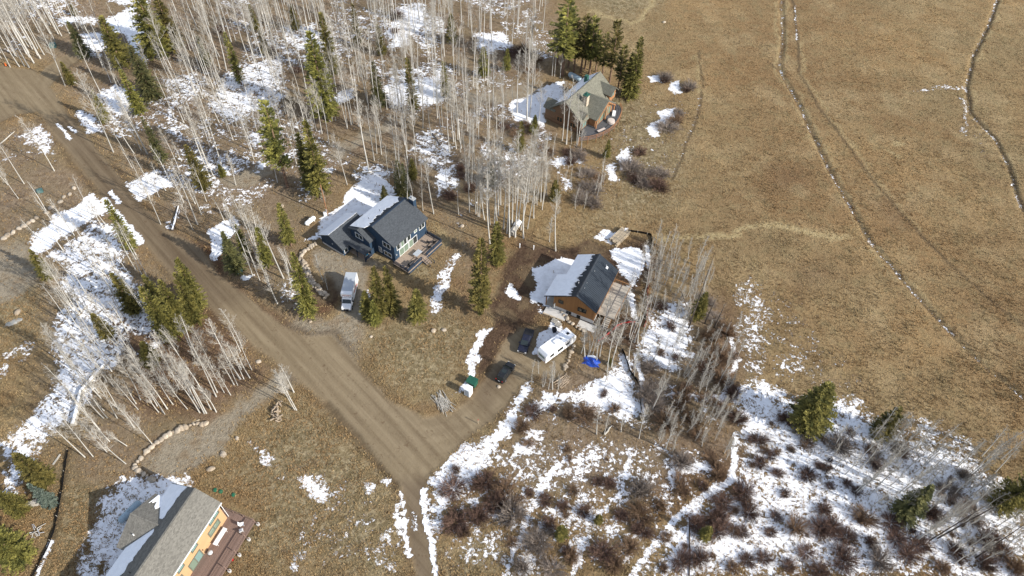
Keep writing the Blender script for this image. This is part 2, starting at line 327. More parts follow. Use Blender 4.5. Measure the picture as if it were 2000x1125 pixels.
def masks(x, y):
    P = np.stack([x, y], 1)
    def warp(amp, sc, s): return P+np.stack([fbm(x*sc, y*sc, s), fbm(x*sc, y*sc, s+50)], 1)*2*amp
    Ps = warp(2.2, .22, 3); Pr = warp(.5, .4, 9); Pl = warp(5, .07, 21)
    n = len(x); z = np.zeros(n); M = {k: z.copy() for k in ('snow','road','gravel','dirt','litter','rust','pale','track','green','rut','verge','wet')}
    def up(k, v): M[k] = np.maximum(M[k], v)
    for val, fe, V in SNOW: up('snow', val*sstep(-fe*.6, fe, pruned(sd_poly, Ps, V, 8, -9)))
    for fe, V in ROADS: up('road', sstep(-.5, fe, pruned(sd_poly, Pr, V, 6, -9)))
    sdr = np.maximum.reduce([pruned(sd_poly, Pr, V, 6, -9) for fe, V in ROADS]); M['verge'] = sstep(-2.0, -.4, sdr)*sstep(.9, -.1, sdr)*np.clip(.6+2.2*fbm(x*.12, y*.12, 91, 3), 0, 1)
    for (V,) in CENTRE: d = pruned(d_line, Pr, V, 8, 99); up('rut', (.5-.5*np.cos(d*2*np.pi/2.3))*np.exp(-(d/3.6)**2)*1.2)
    for fe, V in GRAVEL: up('gravel', sstep(-fe, fe, pruned(sd_poly, Ps, V, 6, -9)))
    for fe, V in DIRT: up('dirt', sstep(-fe, fe, pruned(sd_poly, Ps, V, 8, -9)))
    for fe, V in LITTER: up('litter', sstep(-fe, fe, pruned(sd_poly, Pl, V, 16, -19)))
    for fe, val, V in RUST: up('rust', val*sstep(-fe, fe, pruned(sd_poly, Pl, V, 12, -19)))
    for hw, val, V in PALE: up('pale', val*sstep(hw*2.2, hw*.3, pruned(d_line, Ps, V, 8, 99)))
    for hw, V in TRACK: up('track', sstep(hw*1.8, hw*.4, pruned(d_line, Pr, V, 4, 99)))
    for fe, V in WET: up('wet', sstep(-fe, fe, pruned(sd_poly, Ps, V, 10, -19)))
    for fe, V in GREEN: up('green', sstep(-fe, fe, pruned(sd_poly, Pl, V, 16, -19)))
    # woods: patchy snow wherever the canopy shades the floor
    w_ = pruned(sd_poly, Pl, LITTER[0][1], 16, -19)
    up('snow', sstep(-1, 6, w_)*np.clip(.30+1.0*fbm(x*.055, y*.055, 77, 3), .12, .6)*(1-M['gravel']))
    M['snow'] = M['snow']*(1-sstep(.3, .8, M['road']))      # ploughed; only the traced streaks lie on the road
    for val, hw, V in SNOWLINE: up('snow', val*sstep(hw*1.5, hw*.4, pruned(d_line, Pr, V, 6, 99)))
    return M
def gz(x, y):
    """terrain height"""
    x = np.atleast_1d(np.asarray(x, float)); y = np.atleast_1d(np.asarray(y, float))
    P = np.stack([x, y], 1)
    h = .5*fbm(x*.03, y*.03, 5, 3)+.16*fbm(x*.3, y*.3, 8, 3)
    r = np.zeros(len(x))
    for fe, V in ROADS[:1]: r = sstep(-3, 1, pruned(sd_poly, P, V, 6, -9))
    h = h*(1-.75*r)-.10*r
    for hw, dp, V in DITCH: h = h-dp*sstep(hw*1.4, 0, pruned(d_line, P, V, 4, 99))
    return h
def gz1(x, y): return float(gz(x, y)[0])
# ================================================================== materials
MATS = {}
def new_mat(name):
    mt = bpy.data.materials.new(name); mt.use_nodes = True; t = mt.node_tree
    b = t.nodes['Principled BSDF']; b.inputs['Specular IOR Level'].default_value = .25
    return mt, t, b
def N(t, typ, **kw):
    n = t.nodes.new(typ)
    for k, v in kw.items(): setattr(n, k, v)
    return n
def noise(t, vec, scale, detail=3, rough=.55, dist=0):
    n = N(t, 'ShaderNodeTexNoise'); n.inputs['Scale'].default_value = scale; n.inputs['Detail'].default_value = detail
    n.inputs['Roughness'].default_value = rough; n.inputs['Distortion'].default_value = dist
    if vec is not None: t.links.new(vec, n.inputs['Vector'])
    return n.outputs['Fac']
def mrange(t, v, a, b, c=0, d=1, smooth=False):
    n = N(t, 'ShaderNodeMapRange')
    if smooth: n.interpolation_type = 'SMOOTHSTEP'
    for i, q in zip(range(1, 5), (a, b, c, d)): n.inputs[i].default_value = q
    t.links.new(v, n.inputs[0]); return n.outputs[0]
def math_(t, op, a, b=None):
    n = N(t, 'ShaderNodeMath', operation=op)
    for i, q in enumerate((a, b)):
        if q is None: continue
        if isinstance(q, (int, float)): n.inputs[i].default_value = q
        else: t.links.new(q, n.inputs[i])
    return n.outputs[0]
def mixc(t, f, a, b):
    n = N(t, 'ShaderNodeMix', data_type='RGBA')
    for s_, q in ((0, f), (6, a), (7, b)):
        if isinstance(q, (int, float)): n.inputs[s_].default_value = q
        elif isinstance(q, tuple): n.inputs[s_].default_value = q+(1,)
        else: t.links.new(q, n.inputs[s_])
    return n.outputs[2]
def bump(t, b, h, strength, dist):
    n = N(t, 'ShaderNodeBump'); n.inputs['Strength'].default_value = strength; n.inputs['Distance'].default_value = dist
    t.links.new(h, n.inputs['Height']); t.links.new(n.outputs[0], b.inputs['Normal'])
def gpos(t): return N(t, 'ShaderNodeNewGeometry').outputs['Position']
def opos(t): return N(t, 'ShaderNodeTexCoord').outputs['Object']
def simple(name, c, rough=.7, var=.15, scale=3.0, metal=0, c2=None, spec=.25, obj=True, rand=0, bumpd=0):
    mt, t, b = new_mat(name)
    v = opos(t) if obj else gpos(t)
    f = mrange(t, noise(t, v, scale, 4), .3, .7)
    lo = tuple(x*(1-var) for x in c) if c2 is None else c2
    hi = tuple(min(1, x*(1+var)) for x in c)
    cc = mixc(t, f, lo, hi)
    if rand:
        hs = N(t, 'ShaderNodeHueSaturation'); oi = N(t, 'ShaderNodeObjectInfo')
        t.links.new(mrange(t, oi.outputs['Random'], 0, 1, 1-rand, 1+rand), hs.inputs['Value'])
        t.links.new(cc, hs.inputs['Color']); cc = hs.outputs[0]
    t.links.new(cc, b.inputs['Base Color'])
    b.inputs['Roughness'].default_value = rough; b.inputs['Metallic'].default_value = metal; b.inputs['Specular IOR Level'].default_value = spec
    if bumpd: bump(t, b, f, .6, bumpd)
    MATS[name] = mt; return mt

def grass_colour(t, v):
    """dry meadow grass: warm brown, straw and olive patches"""
    big = mrange(t, noise(t, v, .028, 4, .6), .35, .65)
    mid = mrange(t, noise(t, v, .16, 4, .65), .32, .68)
    fin = mrange(t, noise(t, v, 1.7, 4, .7), .3, .7)
    c = mixc(t, big, (.355, .228, .106), (.262, .198, .105))
    c = mixc(t, math_(t, 'MULTIPLY', mrange(t, noise(t, v, .018, 4, .6), .47, .58), .75), c, (.225, .130, .058))
    c = mixc(t, math_(t, 'MULTIPLY', mid, .55), c, (.195, .118, .057))
    c = mixc(t, math_(t, 'MULTIPLY', mrange(t, noise(t, v, .075, 4, .65), .5, .66), .55), c, (.42, .32, .18))
    c = mixc(t, math_(t, 'MULTIPLY', mrange(t, noise(t, v, .33, 3, .6), .48, .66), .45), c, (.20, .165, .085))
    c = mixc(t, math_(t, 'MULTIPLY', fin, .36), c, (.42, .32, .18))
    vff = mrange(t, noise(t, v, .8, 4, .75), .5, .68)
    c = mixc(t, math_(t, 'MULTIPLY', vff, .45), c, (.115, .078, .04))
    return c, fin, vff

def ground_material():
    mt, t, b = new_mat('ground'); L = t.links.new
    v = gpos(t)
    A = N(t, 'ShaderNodeVertexColor', layer_name='mA'); B = N(t, 'ShaderNodeVertexColor', layer_name='mB')
    sa = N(t, 'ShaderNodeSeparateColor'); L(A.outputs[0], sa.inputs[0]); sb = N(t, 'ShaderNodeSeparateColor'); L(B.outputs[0], sb.inputs[0])
    snow, road, dirt, litter = sa.outputs[0], sa.outputs[1], sa.outputs[2], A.outputs[1]
    pale, rust, gravel, track = sb.outputs[0], sb.outputs[1], sb.outputs[2], B.outputs[1]
    c, fin, vff = grass_colour(t, v)
    spot = mrange(t, noise(t, v, .9, 5, .7), .32, .68)
    vf = mrange(t, noise(t, v, 5.5, 3, .7), .3, .7)
    Cc = N(t, 'ShaderNodeVertexColor', layer_name='mC'); sc_ = N(t, 'ShaderNodeSeparateColor'); L(Cc.outputs[0], sc_.inputs[0])
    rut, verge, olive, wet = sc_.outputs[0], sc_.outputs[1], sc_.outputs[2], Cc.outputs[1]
    ol = mixc(t, mrange(t, noise(t, v, .55, 5, .72), .36, .64), (.12, .098, .052), (.27, .222, .128)); ol = mixc(t, math_(t, 'MULTIPLY', mrange(t, noise(t, v, .8, 4, .75, .4), .47, .64), .8), ol, (.52, .43, .275))
    c = mixc(t, math_(t, 'MULTIPLY', olive, .82), c, ol)
    lit = mixc(t, spot, (.155, .108, .072), (.335, .262, .185))
    lit = mixc(t, math_(t, 'MULTIPLY', mrange(t, noise(t, v, .11, 4), .42, .66), .55), lit, (.225, .18, .10))
    c = mixc(t, math_(t, 'MULTIPLY', litter, .85), c, lit)
    c = mixc(t, rust, c, mixc(t, spot, (.075, .038, .024), (.17, .088, .05)))
    c = mixc(t, pale, c, mixc(t, fin, (.33, .25, .12), (.52, .42, .24)))
    soil = mixc(t, spot, (.066, .041, .027), (.135, .088, .057))
    soil = mixc(t, math_(t, 'MULTIPLY', mrange(t, noise(t, v, .14, 3), .5, .62), .75), soil, (.20, .145, .085))
    c = mixc(t, dirt, c, soil)
    grv = mixc(t, spot, (.29, .24, .17), (.40, .345, .262)); grv = mixc(t, math_(t, 'MULTIPLY', vf, .35), grv, (.2, .165, .115))
    grv = mixc(t, math_(t, 'MULTIPLY', mrange(t, noise(t, v, .3, 4), .52, .66), .6), grv, (.25, .17, .095))
    c = mixc(t, gravel, c, grv)
    # dirt road: graded, faint wheel streaks along its length
    m0 = N(t, 'ShaderNodeMapping'); m0.inputs['Rotation'].default_value = (0, 0, R(45)); L(v, m0.inputs[0])
    mp = N(t, 'ShaderNodeMapping'); mp.inputs['Scale'].default_value = (.03, .8, 1); L(m0.outputs[0], mp.inputs[0])
    st = mrange(t, noise(t, mp.outputs[0], 1.0, 5, .6), .35, .65)
    rd = mixc(t, st, (.132, .096, .058), (.226, .175, .110))
    rd = mixc(t, math_(t, 'MULTIPLY', spot, .35), rd, (.22, .165, .10))
    rd = mixc(t, math_(t, 'MULTIPLY', mrange(t, noise(t, v, .07, 3), .4, .65), .5), rd, (.185, .142, .085))
    rd = mixc(t, math_(t, 'MULTIPLY', vf, .25), rd, (.30, .245, .165))
    rd = mixc(t, math_(t, 'MULTIPLY', rut, math_(t, 'MULTIPLY', st, .45)), rd, (.30, .24, .155))
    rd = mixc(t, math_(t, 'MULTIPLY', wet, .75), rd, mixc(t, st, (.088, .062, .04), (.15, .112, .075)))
    c = mixc(t, math_(t, 'MULTIPLY', verge, math_(t, 'ADD', .35, math_(t, 'MULTIPLY', spot, .45))), c, (.085, .056, .034))
    c = mixc(t, road, c, rd)
    c = mixc(t, math_(t, 'MULTIPLY', track, .8), c, mixc(t, spot, (.075, .055, .035), (.15, .11, .065)))
    # snow with tufts poking through
    n1 = mrange(t, noise(t, v, .42, 4, .62, .3), .34, .66); n2 = mrange(t, noise(t, v, 1.4, 5, .7, .5), .3, .7); n3 = mrange(t, noise(t, v, 4.2, 3, .7), .3, .7)
    nn = math_(t, 'ADD', math_(t, 'ADD', math_(t, 'MULTIPLY', n1, .55), math_(t, 'MULTIPLY', n3, .3)), math_(t, 'ADD', math_(t, 'MULTIPLY', n2, 1.0), -.425))
    has = mrange(t, snow, .03, .22, -.8, 0)
    sm = mrange(t, math_(t, 'ADD', math_(t, 'SUBTRACT', math_(t, 'MULTIPLY', snow, 1.4), nn), has), -.07, .17, smooth=True)
    edge = mrange(t, math_(t, 'SUBTRACT', math_(t, 'MULTIPLY', snow, 1.4), nn), -.2, .0)
    c = mixc(t, math_(t, 'MULTIPLY', edge, math_(t, 'MULTIPLY', math_(t, 'SUBTRACT', 1.0, sm), .55)), c, (.10, .062, .036))  # damp ground round the melting snow
    c = mixc(t, sm, c, mixc(t, mrange(t, noise(t, v, .8, 4, .7), .35, .6), mixc(t, vf, (.70, .70, .70), (.80, .81, .83)), (.89, .90, .92)))
    L(c, b.inputs['Base Color'])
    b.inputs['Roughness'].default_value = .95; b.inputs['Specular IOR Level'].default_value = .06
    rough_amt = math_(t, 'SUBTRACT', 1.0, math_(t, 'MAXIMUM', math_(t, 'MULTIPLY', road, .88), sm))
    hgt_ = math_(t, 'ADD', math_(t, 'MULTIPLY', math_(t, 'ADD', math_(t, 'MULTIPLY', fin, .5), math_(t, 'MULTIPLY', vf, .3)), rough_amt), math_(t, 'MULTIPLY', sm, .35))
    bump(t, b, hgt_, 1.0, .42)
    return mt

def tuft_material():
    mt, t, b = new_mat('dry_grass'); v = gpos(t); c, fin, _v = grass_colour(t, v)
    hs = N(t, 'ShaderNodeHueSaturation'); hs.inputs['Value'].default_value = 1.12; t.links.new(c, hs.inputs['Color'])
    t.links.new(hs.outputs[0], b.inputs['Base Color']); b.inputs['Roughness'].default_value = .9; b.inputs['Specular IOR Level'].default_value = .1
    return mt

def bark_material():
    mt, t, b = new_mat('aspen_bark'); v = opos(t)
    mp = N(t, 'ShaderNodeMapping'); mp.inputs['Scale'].default_value = (1.2, 1.2, 3.5); t.links.new(v, mp.inputs[0])
    k = mrange(t, noise(t, mp.outputs[0], 1.3, 4, .7), .62, .70)
    f = mrange(t, noise(t, v, .5, 3), .3, .7)
    c = mixc(t, f, (.47, .45, .40), (.63, .61, .565)); c = mixc(t, math_(t, 'MULTIPLY', k, .8), c, (.10, .085, .07))
    oi = N(t, 'ShaderNodeObjectInfo'); hs = N(t, 'ShaderNodeHueSaturation')
    t.links.new(mrange(t, oi.outputs['Random'], 0, 1, .72, 1.05), hs.inputs['Value']); t.links.new(c, hs.inputs['Color'])
    t.links.new(hs.outputs[0], b.inputs['Base Color']); b.inputs['Roughness'].default_value = .75
    return mt
def leafy(name, dark, lite, rand=.2):
    mt, t, b = new_mat(name); v = opos(t)
    f = mrange(t, noise(t, v, .9, 3), .35, .65); c = mixc(t, f, dark, lite)
    oi = N(t, 'ShaderNodeObjectInfo'); hs = N(t, 'ShaderNodeHueSaturation')
    t.links.new(mrange(t, oi.outputs['Random'], 0, 1, 1-rand, 1+rand), hs.inputs['Value'])
    t.links.new(mrange(t, oi.outputs['Random'], 0, 1, .485, .515), hs.inputs['Hue']); t.links.new(c, hs.inputs['Color'])
    t.links.new(hs.outputs[0], b.inputs['Base Color']); b.inputs['Roughness'].default_value = .7; b.inputs['Specular IOR Level'].default_value = .2
    return mt
def boards(name, c, width, ax, rough=.7, dark=.6, var=.14, bumpd=.02):
    """sawn boards: a groove every width metres along object axis ax, each board a slightly different tone"""
    mt, t, b = new_mat(name); v = opos(t)
    s_ = N(t, 'ShaderNodeSeparateXYZ'); t.links.new(v, s_.inputs[0])
    q = math_(t, 'DIVIDE', s_.outputs[ax], width); fl = math_(t, 'FLOOR', q); fr = math_(t, 'SUBTRACT', q, fl)
    g = math_(t, 'LESS_THAN', fr, .1)
    wn = N(t, 'ShaderNodeTexWhiteNoise', noise_dimensions='1D'); t.links.new(fl, wn.inputs['W'])
    gr = mrange(t, noise(t, v, 2.2, 4), .3, .7)
    cc = mixc(t, wn.outputs[0], tuple(x*(1-var) for x in c), tuple(x*(1+var) for x in c))
    cc = mixc(t, math_(t, 'MULTIPLY', gr, .3), cc, tuple(x*.75 for x in c))
    cc = mixc(t, math_(t, 'MULTIPLY', g, dark), cc, tuple(x*.3 for x in c))
    t.links.new(cc, b.inputs['Base Color']); b.inputs['Roughness'].default_value = rough
    bump(t, b, math_(t, 'SUBTRACT', 1.0, g), .6, bumpd)
    MATS[name] = mt; return mt
def shingles(name, c, ax=1):
    mt, t, b = new_mat(name); v = opos(t)
    mp = N(t, 'ShaderNodeMapping'); mp.inputs['Scale'].default_value = (3.2, 6.5, 6.5) if ax == 1 else (6.5, 3.2, 6.5); t.links.new(v, mp.inputs[0])
    vo = N(t, 'ShaderNodeTexVoronoi'); t.links.new(mp.outputs[0], vo.inputs['Vector']); vo.inputs['Scale'].default_value = 1
    sp = N(t, 'ShaderNodeSeparateColor'); t.links.new(vo.outputs['Color'], sp.inputs[0])
    f = mrange(t, noise(t, v, .5, 3), .3, .7)
    cc = mixc(t, sp.outputs[0], tuple(x*.72 for x in c), tuple(x*1.22 for x in c)); cc = mixc(t, math_(t, 'MULTIPLY', f, .25), cc, tuple(x*.8 for x in c))
    t.links.new(cc, b.inputs['Base Color']); b.inputs['Roughness'].default_value = .88
    bump(t, b, vo.outputs['Distance'], .4, .02)
    MATS[name] = mt; return mt

MATS['ground'] = ground_material(); MATS['dry_grass'] = tuft_material(); MATS['bark'] = bark_material()
MATS['pine'] = leafy('pine', (.054, .057, .016), (.262, .226, .060), .2)
MATS['spruce'] = leafy('spruce', (.047, .056, .023), (.185, .174, .064), .2)
MATS['bluespruce'] = leafy('bluespruce', (.075, .10, .080), (.17, .20, .155), .1)
simple('twig', (.40, .37, .32), .85, .14, .4, rand=.16); simple('twig_grey', (.335, .295, .235), .85, .18, .4, rand=.18)
simple('youngbark', (.31, .28, .225), .85, .3, 1.5, rand=.2); simple('pinebark', (.17, .11, .075), .9, .3, 2.0); simple('deadwood', (.085, .068, .055), .9, .3, 1.5); simple('greywood', (.43, .40, .345), .85, .3, 1.5)
simple('willow_dark', (.130, .080, .060), .85, .25, 1.2, rand=.2); simple('willow_brown', (.20, .13, .08), .85, .25, 1.2, rand=.2); simple('willow_grey', (.24, .198, .165), .85, .2, 1.2, rand=.2)
simple('snow', (.91, .92, .935), .75, .05, 1.2, spec=.2, bumpd=.05)
simple('rock', (.35, .285, .21), .9, .28, 1.4, rand=.18, bumpd=.06); simple('rock_pale', (.40, .34, .265), .9, .25, 1.8, rand=.15, bumpd=.05)
boards('navy_siding', (.027, .052, .088), .42, 0); boards('navy_siding_y', (.026, .050, .085), .42, 1)
simple('navy_trim', (.02, .035, .06), .6, .1); shingles('navy_shingle', (.062, .069, .077)); simple('white_trim', (.78, .78, .76), .5, .04)
mt, t, b = new_mat('glass'); b.inputs['Base Color'].default_value = (.02, .028, .028, 1); b.inputs['Roughness'].default_value = .06; b.inputs['Specular IOR Level'].default_value = .6; MATS['glass'] = mt
mt, t, b = new_mat('glass_green_refl'); b.inputs['Base Color'].default_value = (.16, .21, .16, 1); b.inputs['Roughness'].default_value = .08; b.inputs['Specular IOR Level'].default_value = .6; MATS['glass_green_refl'] = mt  # greenish reflection painted into the pane's base colour
mt, t, b = new_mat('glass_teal'); b.inputs['Base Color'].default_value = (.17, .26, .24, 1); b.inputs['Roughness'].default_value = .08; b.inputs['Specular IOR Level'].default_value = .6; MATS['glass_teal'] = mt
boards('deck_tan', (.36, .28, .215), .14, 0, .75, .5); boards('deck_grey', (.42, .38, .32), .14, 0, .8, .5); boards('deck_brown', (.20, .135, .108), .14, 1, .7, .35); boards('deck_slate', (.10, .10, .105), .14, 0, .7, .35)
boards('cedar', (.30, .145, .052), .2, 1, .65, .55); boards('cedar_x', (.30, .145, .052), .2, 0, .65, .55); simple('cedar_plain', (.33, .165, .065), .65, .2, 2)
simple('black_metal', (.022, .030, .040), .42, .12, .8, spec=.4); simple('black_rib', (.030, .035, .042), .4, .1, .8, spec=.4)
simple('concrete', (.52, .50, .47), .85, .12, 1.2); shingles('green_shingle', (.165, .16, .125)); simple('green_metal', (.03, .10, .075), .5, .15)
boards('log', (.19, .115, .068), .28, 2, .7, .6); simple('log_orange', (.33, .165, .078), .6, .2, 2); simple('stone', (.42, .35, .27), .9, .4, 2.5, bumpd=.05)
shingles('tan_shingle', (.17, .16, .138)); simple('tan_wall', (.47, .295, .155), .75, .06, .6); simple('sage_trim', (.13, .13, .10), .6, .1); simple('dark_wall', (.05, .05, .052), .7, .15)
simple('paint_white', (.80, .80, .80), .32, .03, .8, spec=.5); simple('roof_grey', (.40, .43, .46), .6, .05, .6); simple('red_print', (.42, .045, .03), .5, .2, 9)
def carpaint(name, c):
    mt, t, b = new_mat(name); b.inputs['Base Color'].default_value = c+(1,); b.inputs['Roughness'].default_value = .28; b.inputs['Coat Weight'].default_value = .6; b.inputs['Coat Roughness'].default_value = .08; b.inputs['Metallic'].default_value = .3
    f = mrange(t, noise(t, opos(t), 2.5, 4), .3, .7); t.links.new(mixc(t, math_(t, 'MULTIPLY', f, .25), c, (.10, .085, .065)), b.inputs['Base Color'])   # road dust
    MATS[name] = mt
carpaint('car_navy', (.006, .010, .032)); carpaint('car_black', (.008, .011, .016))
simple('tyre', (.02, .02, .02), .85, .2); simple('rim', (.35, .35, .36), .35, .1, metal=.8); simple('plastic_black', (.018, .018, .02), .5, .2); simple('chrome', (.55, .55, .56), .2, .05, metal=.9)
mt, t, b = new_mat('lamp_glass'); b.inputs['Base Color'].default_value = (.7, .7, .68, 1); b.inputs['Roughness'].default_value = .12; MATS['lamp_glass'] = mt
simple('lamp_red', (.35, .02, .015), .2, .1); simple('tank_white', (.80, .81, .80), .4, .05); simple('tank_blue', (.34, .44, .50), .5, .12); simple('pole_wood', (.26, .135, .07), .8, .25, 3)
simple('bin_green', (.018, .085, .055), .5, .15); simple('teal_box', (.07, .14, .135), .5, .2); simple('grey_box', (.36, .37, .37), .6, .1); simple('tarp_blue', (.008, .055, .36), .45, .2, 1.5, spec=.5, bumpd=.06)
simple('silt_black', (.008, .008, .009), .9, .2, spec=.05); simple('mesh_red', (.42, .04, .035), .6, .25, 2); simple('lumber', (.43, .35, .245), .75, .18, 2, rand=.12); simple('cutwood', (.36, .285, .205), .85, .3, 3, rand=.2)
simple('patio_white', (.78, .78, .77), .4, .04); simple('cover_grey', (.55, .48, .43), .8, .12, 1); simple('plastic_blue', (.02, .16, .30), .5, .1); simple('red_plastic', (.5, .01, .015), .4, .1); simple('plastic_green', (.02, .13, .07), .45, .1)
simple('galv', (.48, .49, .50), .5, .1); simple('tin_door', (.46, .5, .52), .6, .08)
# ================================================================== ground
def axis(lo, hi, step, far):
    a = np.arange(lo, hi+step/2, step); ext = [far*.04, far*.12, far*.3, far]
    return np.concatenate([[lo-e for e in reversed(ext)], a, [hi+e for e in ext]])
gx = axis(-168, 172, .46, 4000); gy = axis(22, 232, .46, 4000)
GX, GY = np.meshgrid(gx, gy); fx, fy = GX.ravel(), GY.ravel()
inn = (np.abs(fx) < 175) & (fy > 18) & (fy < 236)
MK = {k: np.zeros(len(fx)) for k in ('snow','road','gravel','dirt','litter','rust','pale','track','green','rut','verge','wet')}
mk = masks(fx[inn], fy[inn])
for k in MK: MK[k][inn] = mk[k]
fz = np.zeros(len(fx)); fz[inn] = gz(fx[inn], fy[inn])
nx_, ny_ = len(gx), len(gy)
ii = (np.arange(ny_-1)[:, None]*nx_+np.arange(nx_-1)[None, :]).ravel()
quads = np.stack([ii, ii+1, ii+nx_+1, ii+nx_], 1)
me = np_mesh('ground', np.stack([fx, fy, fz], 1), quads, MATS['ground'], smooth=True)
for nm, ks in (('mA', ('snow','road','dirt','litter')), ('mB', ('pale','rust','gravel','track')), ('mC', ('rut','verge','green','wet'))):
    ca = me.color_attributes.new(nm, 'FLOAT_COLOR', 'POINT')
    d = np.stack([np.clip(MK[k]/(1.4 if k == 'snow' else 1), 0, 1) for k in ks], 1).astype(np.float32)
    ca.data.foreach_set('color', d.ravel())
tag(link('ground', me), kind='structure')

# dry grass tufts, nobody could count them
def grass():
    n = 150000
    # uniform over the ground in view, a little denser near the camera
    pu = rng.uniform(-20, 2020, n*2); pv = rng.uniform(-10, 1150, n*2)
    P = np.array([0, 0.]); D = np.stack([pu-1000, -(pv-562.5), np.full(len(pu), -F_PX)], 1) @ CR.T
    t = -CAM_H/D[:, 2]; x = D[:, 0]*t; y = D[:, 1]*t
    M = masks(x, y)
    keep = (1-np.clip(M['road']*1.3, 0, 1))*(1-.9*M['gravel'])*(1-.92*M['dirt'])*(1-.7*np.clip(M['snow'], 0, 1))*(1-.62*M['litter'])
    keep *= np.clip(.55+1.6*fbm(x*.25, y*.25, 41, 3), .08, 1)
    k = rng.random(len(x)) < keep*.8
    k &= ~near_house(x, y)
    x, y = x[k][:n], y[k][:n]; n = len(x); z = gz(x, y)
    nb = 5; a = rng.uniform(0, 2*np.pi, (n, nb)); r0 = rng.uniform(.0, .16, (n, nb)); hh = rng.uniform(.14, .42, (n, nb))*(1+.8*np.clip(fbm(x*.3, y*.3, 6, 2), 0, 1))[:, None]
    ln = rng.uniform(.05, .28, (n, nb)); wd = rng.uniform(.025, .065, (n, nb))
    bx = x[:, None]+np.cos(a)*r0; by = y[:, None]+np.sin(a)*r0; bz = np.repeat(z[:, None], nb, 1)-.02
    px_, py_ = -np.sin(a)*wd, np.cos(a)*wd
    V = np.stack([np.stack([bx-px_, by-py_, bz], -1), np.stack([bx+px_, by+py_, bz], -1), np.stack([bx+np.cos(a)*ln, by+np.sin(a)*ln, bz+hh], -1)], 2).reshape(-1, 3)
    Fc = np.arange(len(V)).reshape(-1, 3)
    tag(link('dry_grass', np_mesh('dry_grass', V, Fc, MATS['dry_grass'])), 'dry tan grass tufts growing over the meadow and verges', 'grass', kind='stuff')
HOUSES = [((-25, 100.4), 55.8, (-6, 12, -5, 18)), ((16.86, 85.9), 65.8, (-1, 13.5, -4.5, 11.5)), ((11.7, 149.5), 56, (-3, 18, -9, 6)), ((-45, 44.4), 71.7, (-20, 2, -5, 12.5))]
def near_house(x, y, pad=0.0):
    k = np.zeros(len(x), bool)
    for (ox, oy), a, (x0, x1, y0, y1) in HOUSES:
        c, s = math.cos(R(a)), math.sin(R(a)); dx, dy = x-ox, y-oy; lx = dx*c+dy*s; ly = -dx*s+dy*c
        k |= (lx > x0-pad) & (lx < x1+pad) & (ly > y0-pad) & (ly < y1+pad)
    return k
grass()
# ================================================================== buildings
def window(parent, p, d, n, s0, s1, z0, z1, panes=1, frame='white_trim', glass='glass', fw=.09, name='window'):
    """p: wall point, d: unit direction along the wall, n: outward normal (local x, y); s0..s1 along d"""
    f = MB()
    def bar(a0, a1, b0, b1, out_=.07):
        q = [(p[0]+d[0]*a, p[1]+d[1]*a) for a in (a0, a1)]
        o = (n[0]*out_, n[1]*out_); i_ = (n[0]*-.03, n[1]*-.03)
        c = [(q[0][0]+i_[0], q[0][1]+i_[1]), (q[1][0]+i_[0], q[1][1]+i_[1]), (q[1][0]+o[0], q[1][1]+o[1]), (q[0][0]+o[0], q[0][1]+o[1])]
        f.add([(x, y, b0) for x, y in c]+[(x, y, b1) for x, y in c], [(3,2,1,0),(4,5,6,7),(0,1,5,4),(1,2,6,5),(2,3,7,6),(3,0,4,7)])
    bar(s0, s1, z0-fw, z0); bar(s0, s1, z1, z1+fw); bar(s0-fw, s0, z0-fw, z1+fw); bar(s1, s1+fw, z0-fw, z1+fw)
    wp = (s1-s0)/panes
    for k in range(1, panes): bar(s0+wp*k-fw*.4, s0+wp*k+fw*.4, z0, z1)
    o = f.build(name, MATS[frame], parent)
    for k in range(panes):
        a0 = s0+wp*k+(fw*.4 if k else 0); a1 = s0+wp*(k+1)-(fw*.4 if k < panes-1 else 0)
        q = [(p[0]+d[0]*a+n[0]*.02, p[1]+d[1]*a+n[1]*.02) for a in (a0, a1)]
        g_ = glass[k % len(glass)] if isinstance(glass, (list, tuple)) else glass
        MB().add([(q[0][0], q[0][1], z0), (q[1][0], q[1][1], z0), (q[1][0], q[1][1], z1), (q[0][0], q[0][1], z1)], [(0, 1, 2, 3)]).build('pane', MATS[g_], o)
    return o
def gable_walls(name, mat, parent, ax, a0, a1, b0, b1, bm, z0, ze0, ze1, zr):
    """pentagon prism: ridge along ax from a0 to a1; side walls at b0 (top ze0) and b1 (top ze1), ridge at bm (zr)"""
    return MB().prism([(b0, z0), (b1, z0), (b1, ze1), (bm, zr), (b0, ze0)], ax, a0, a1).build(name, mat, parent)
def roof_plane(q, th=.2): return MB().slab(q, th)
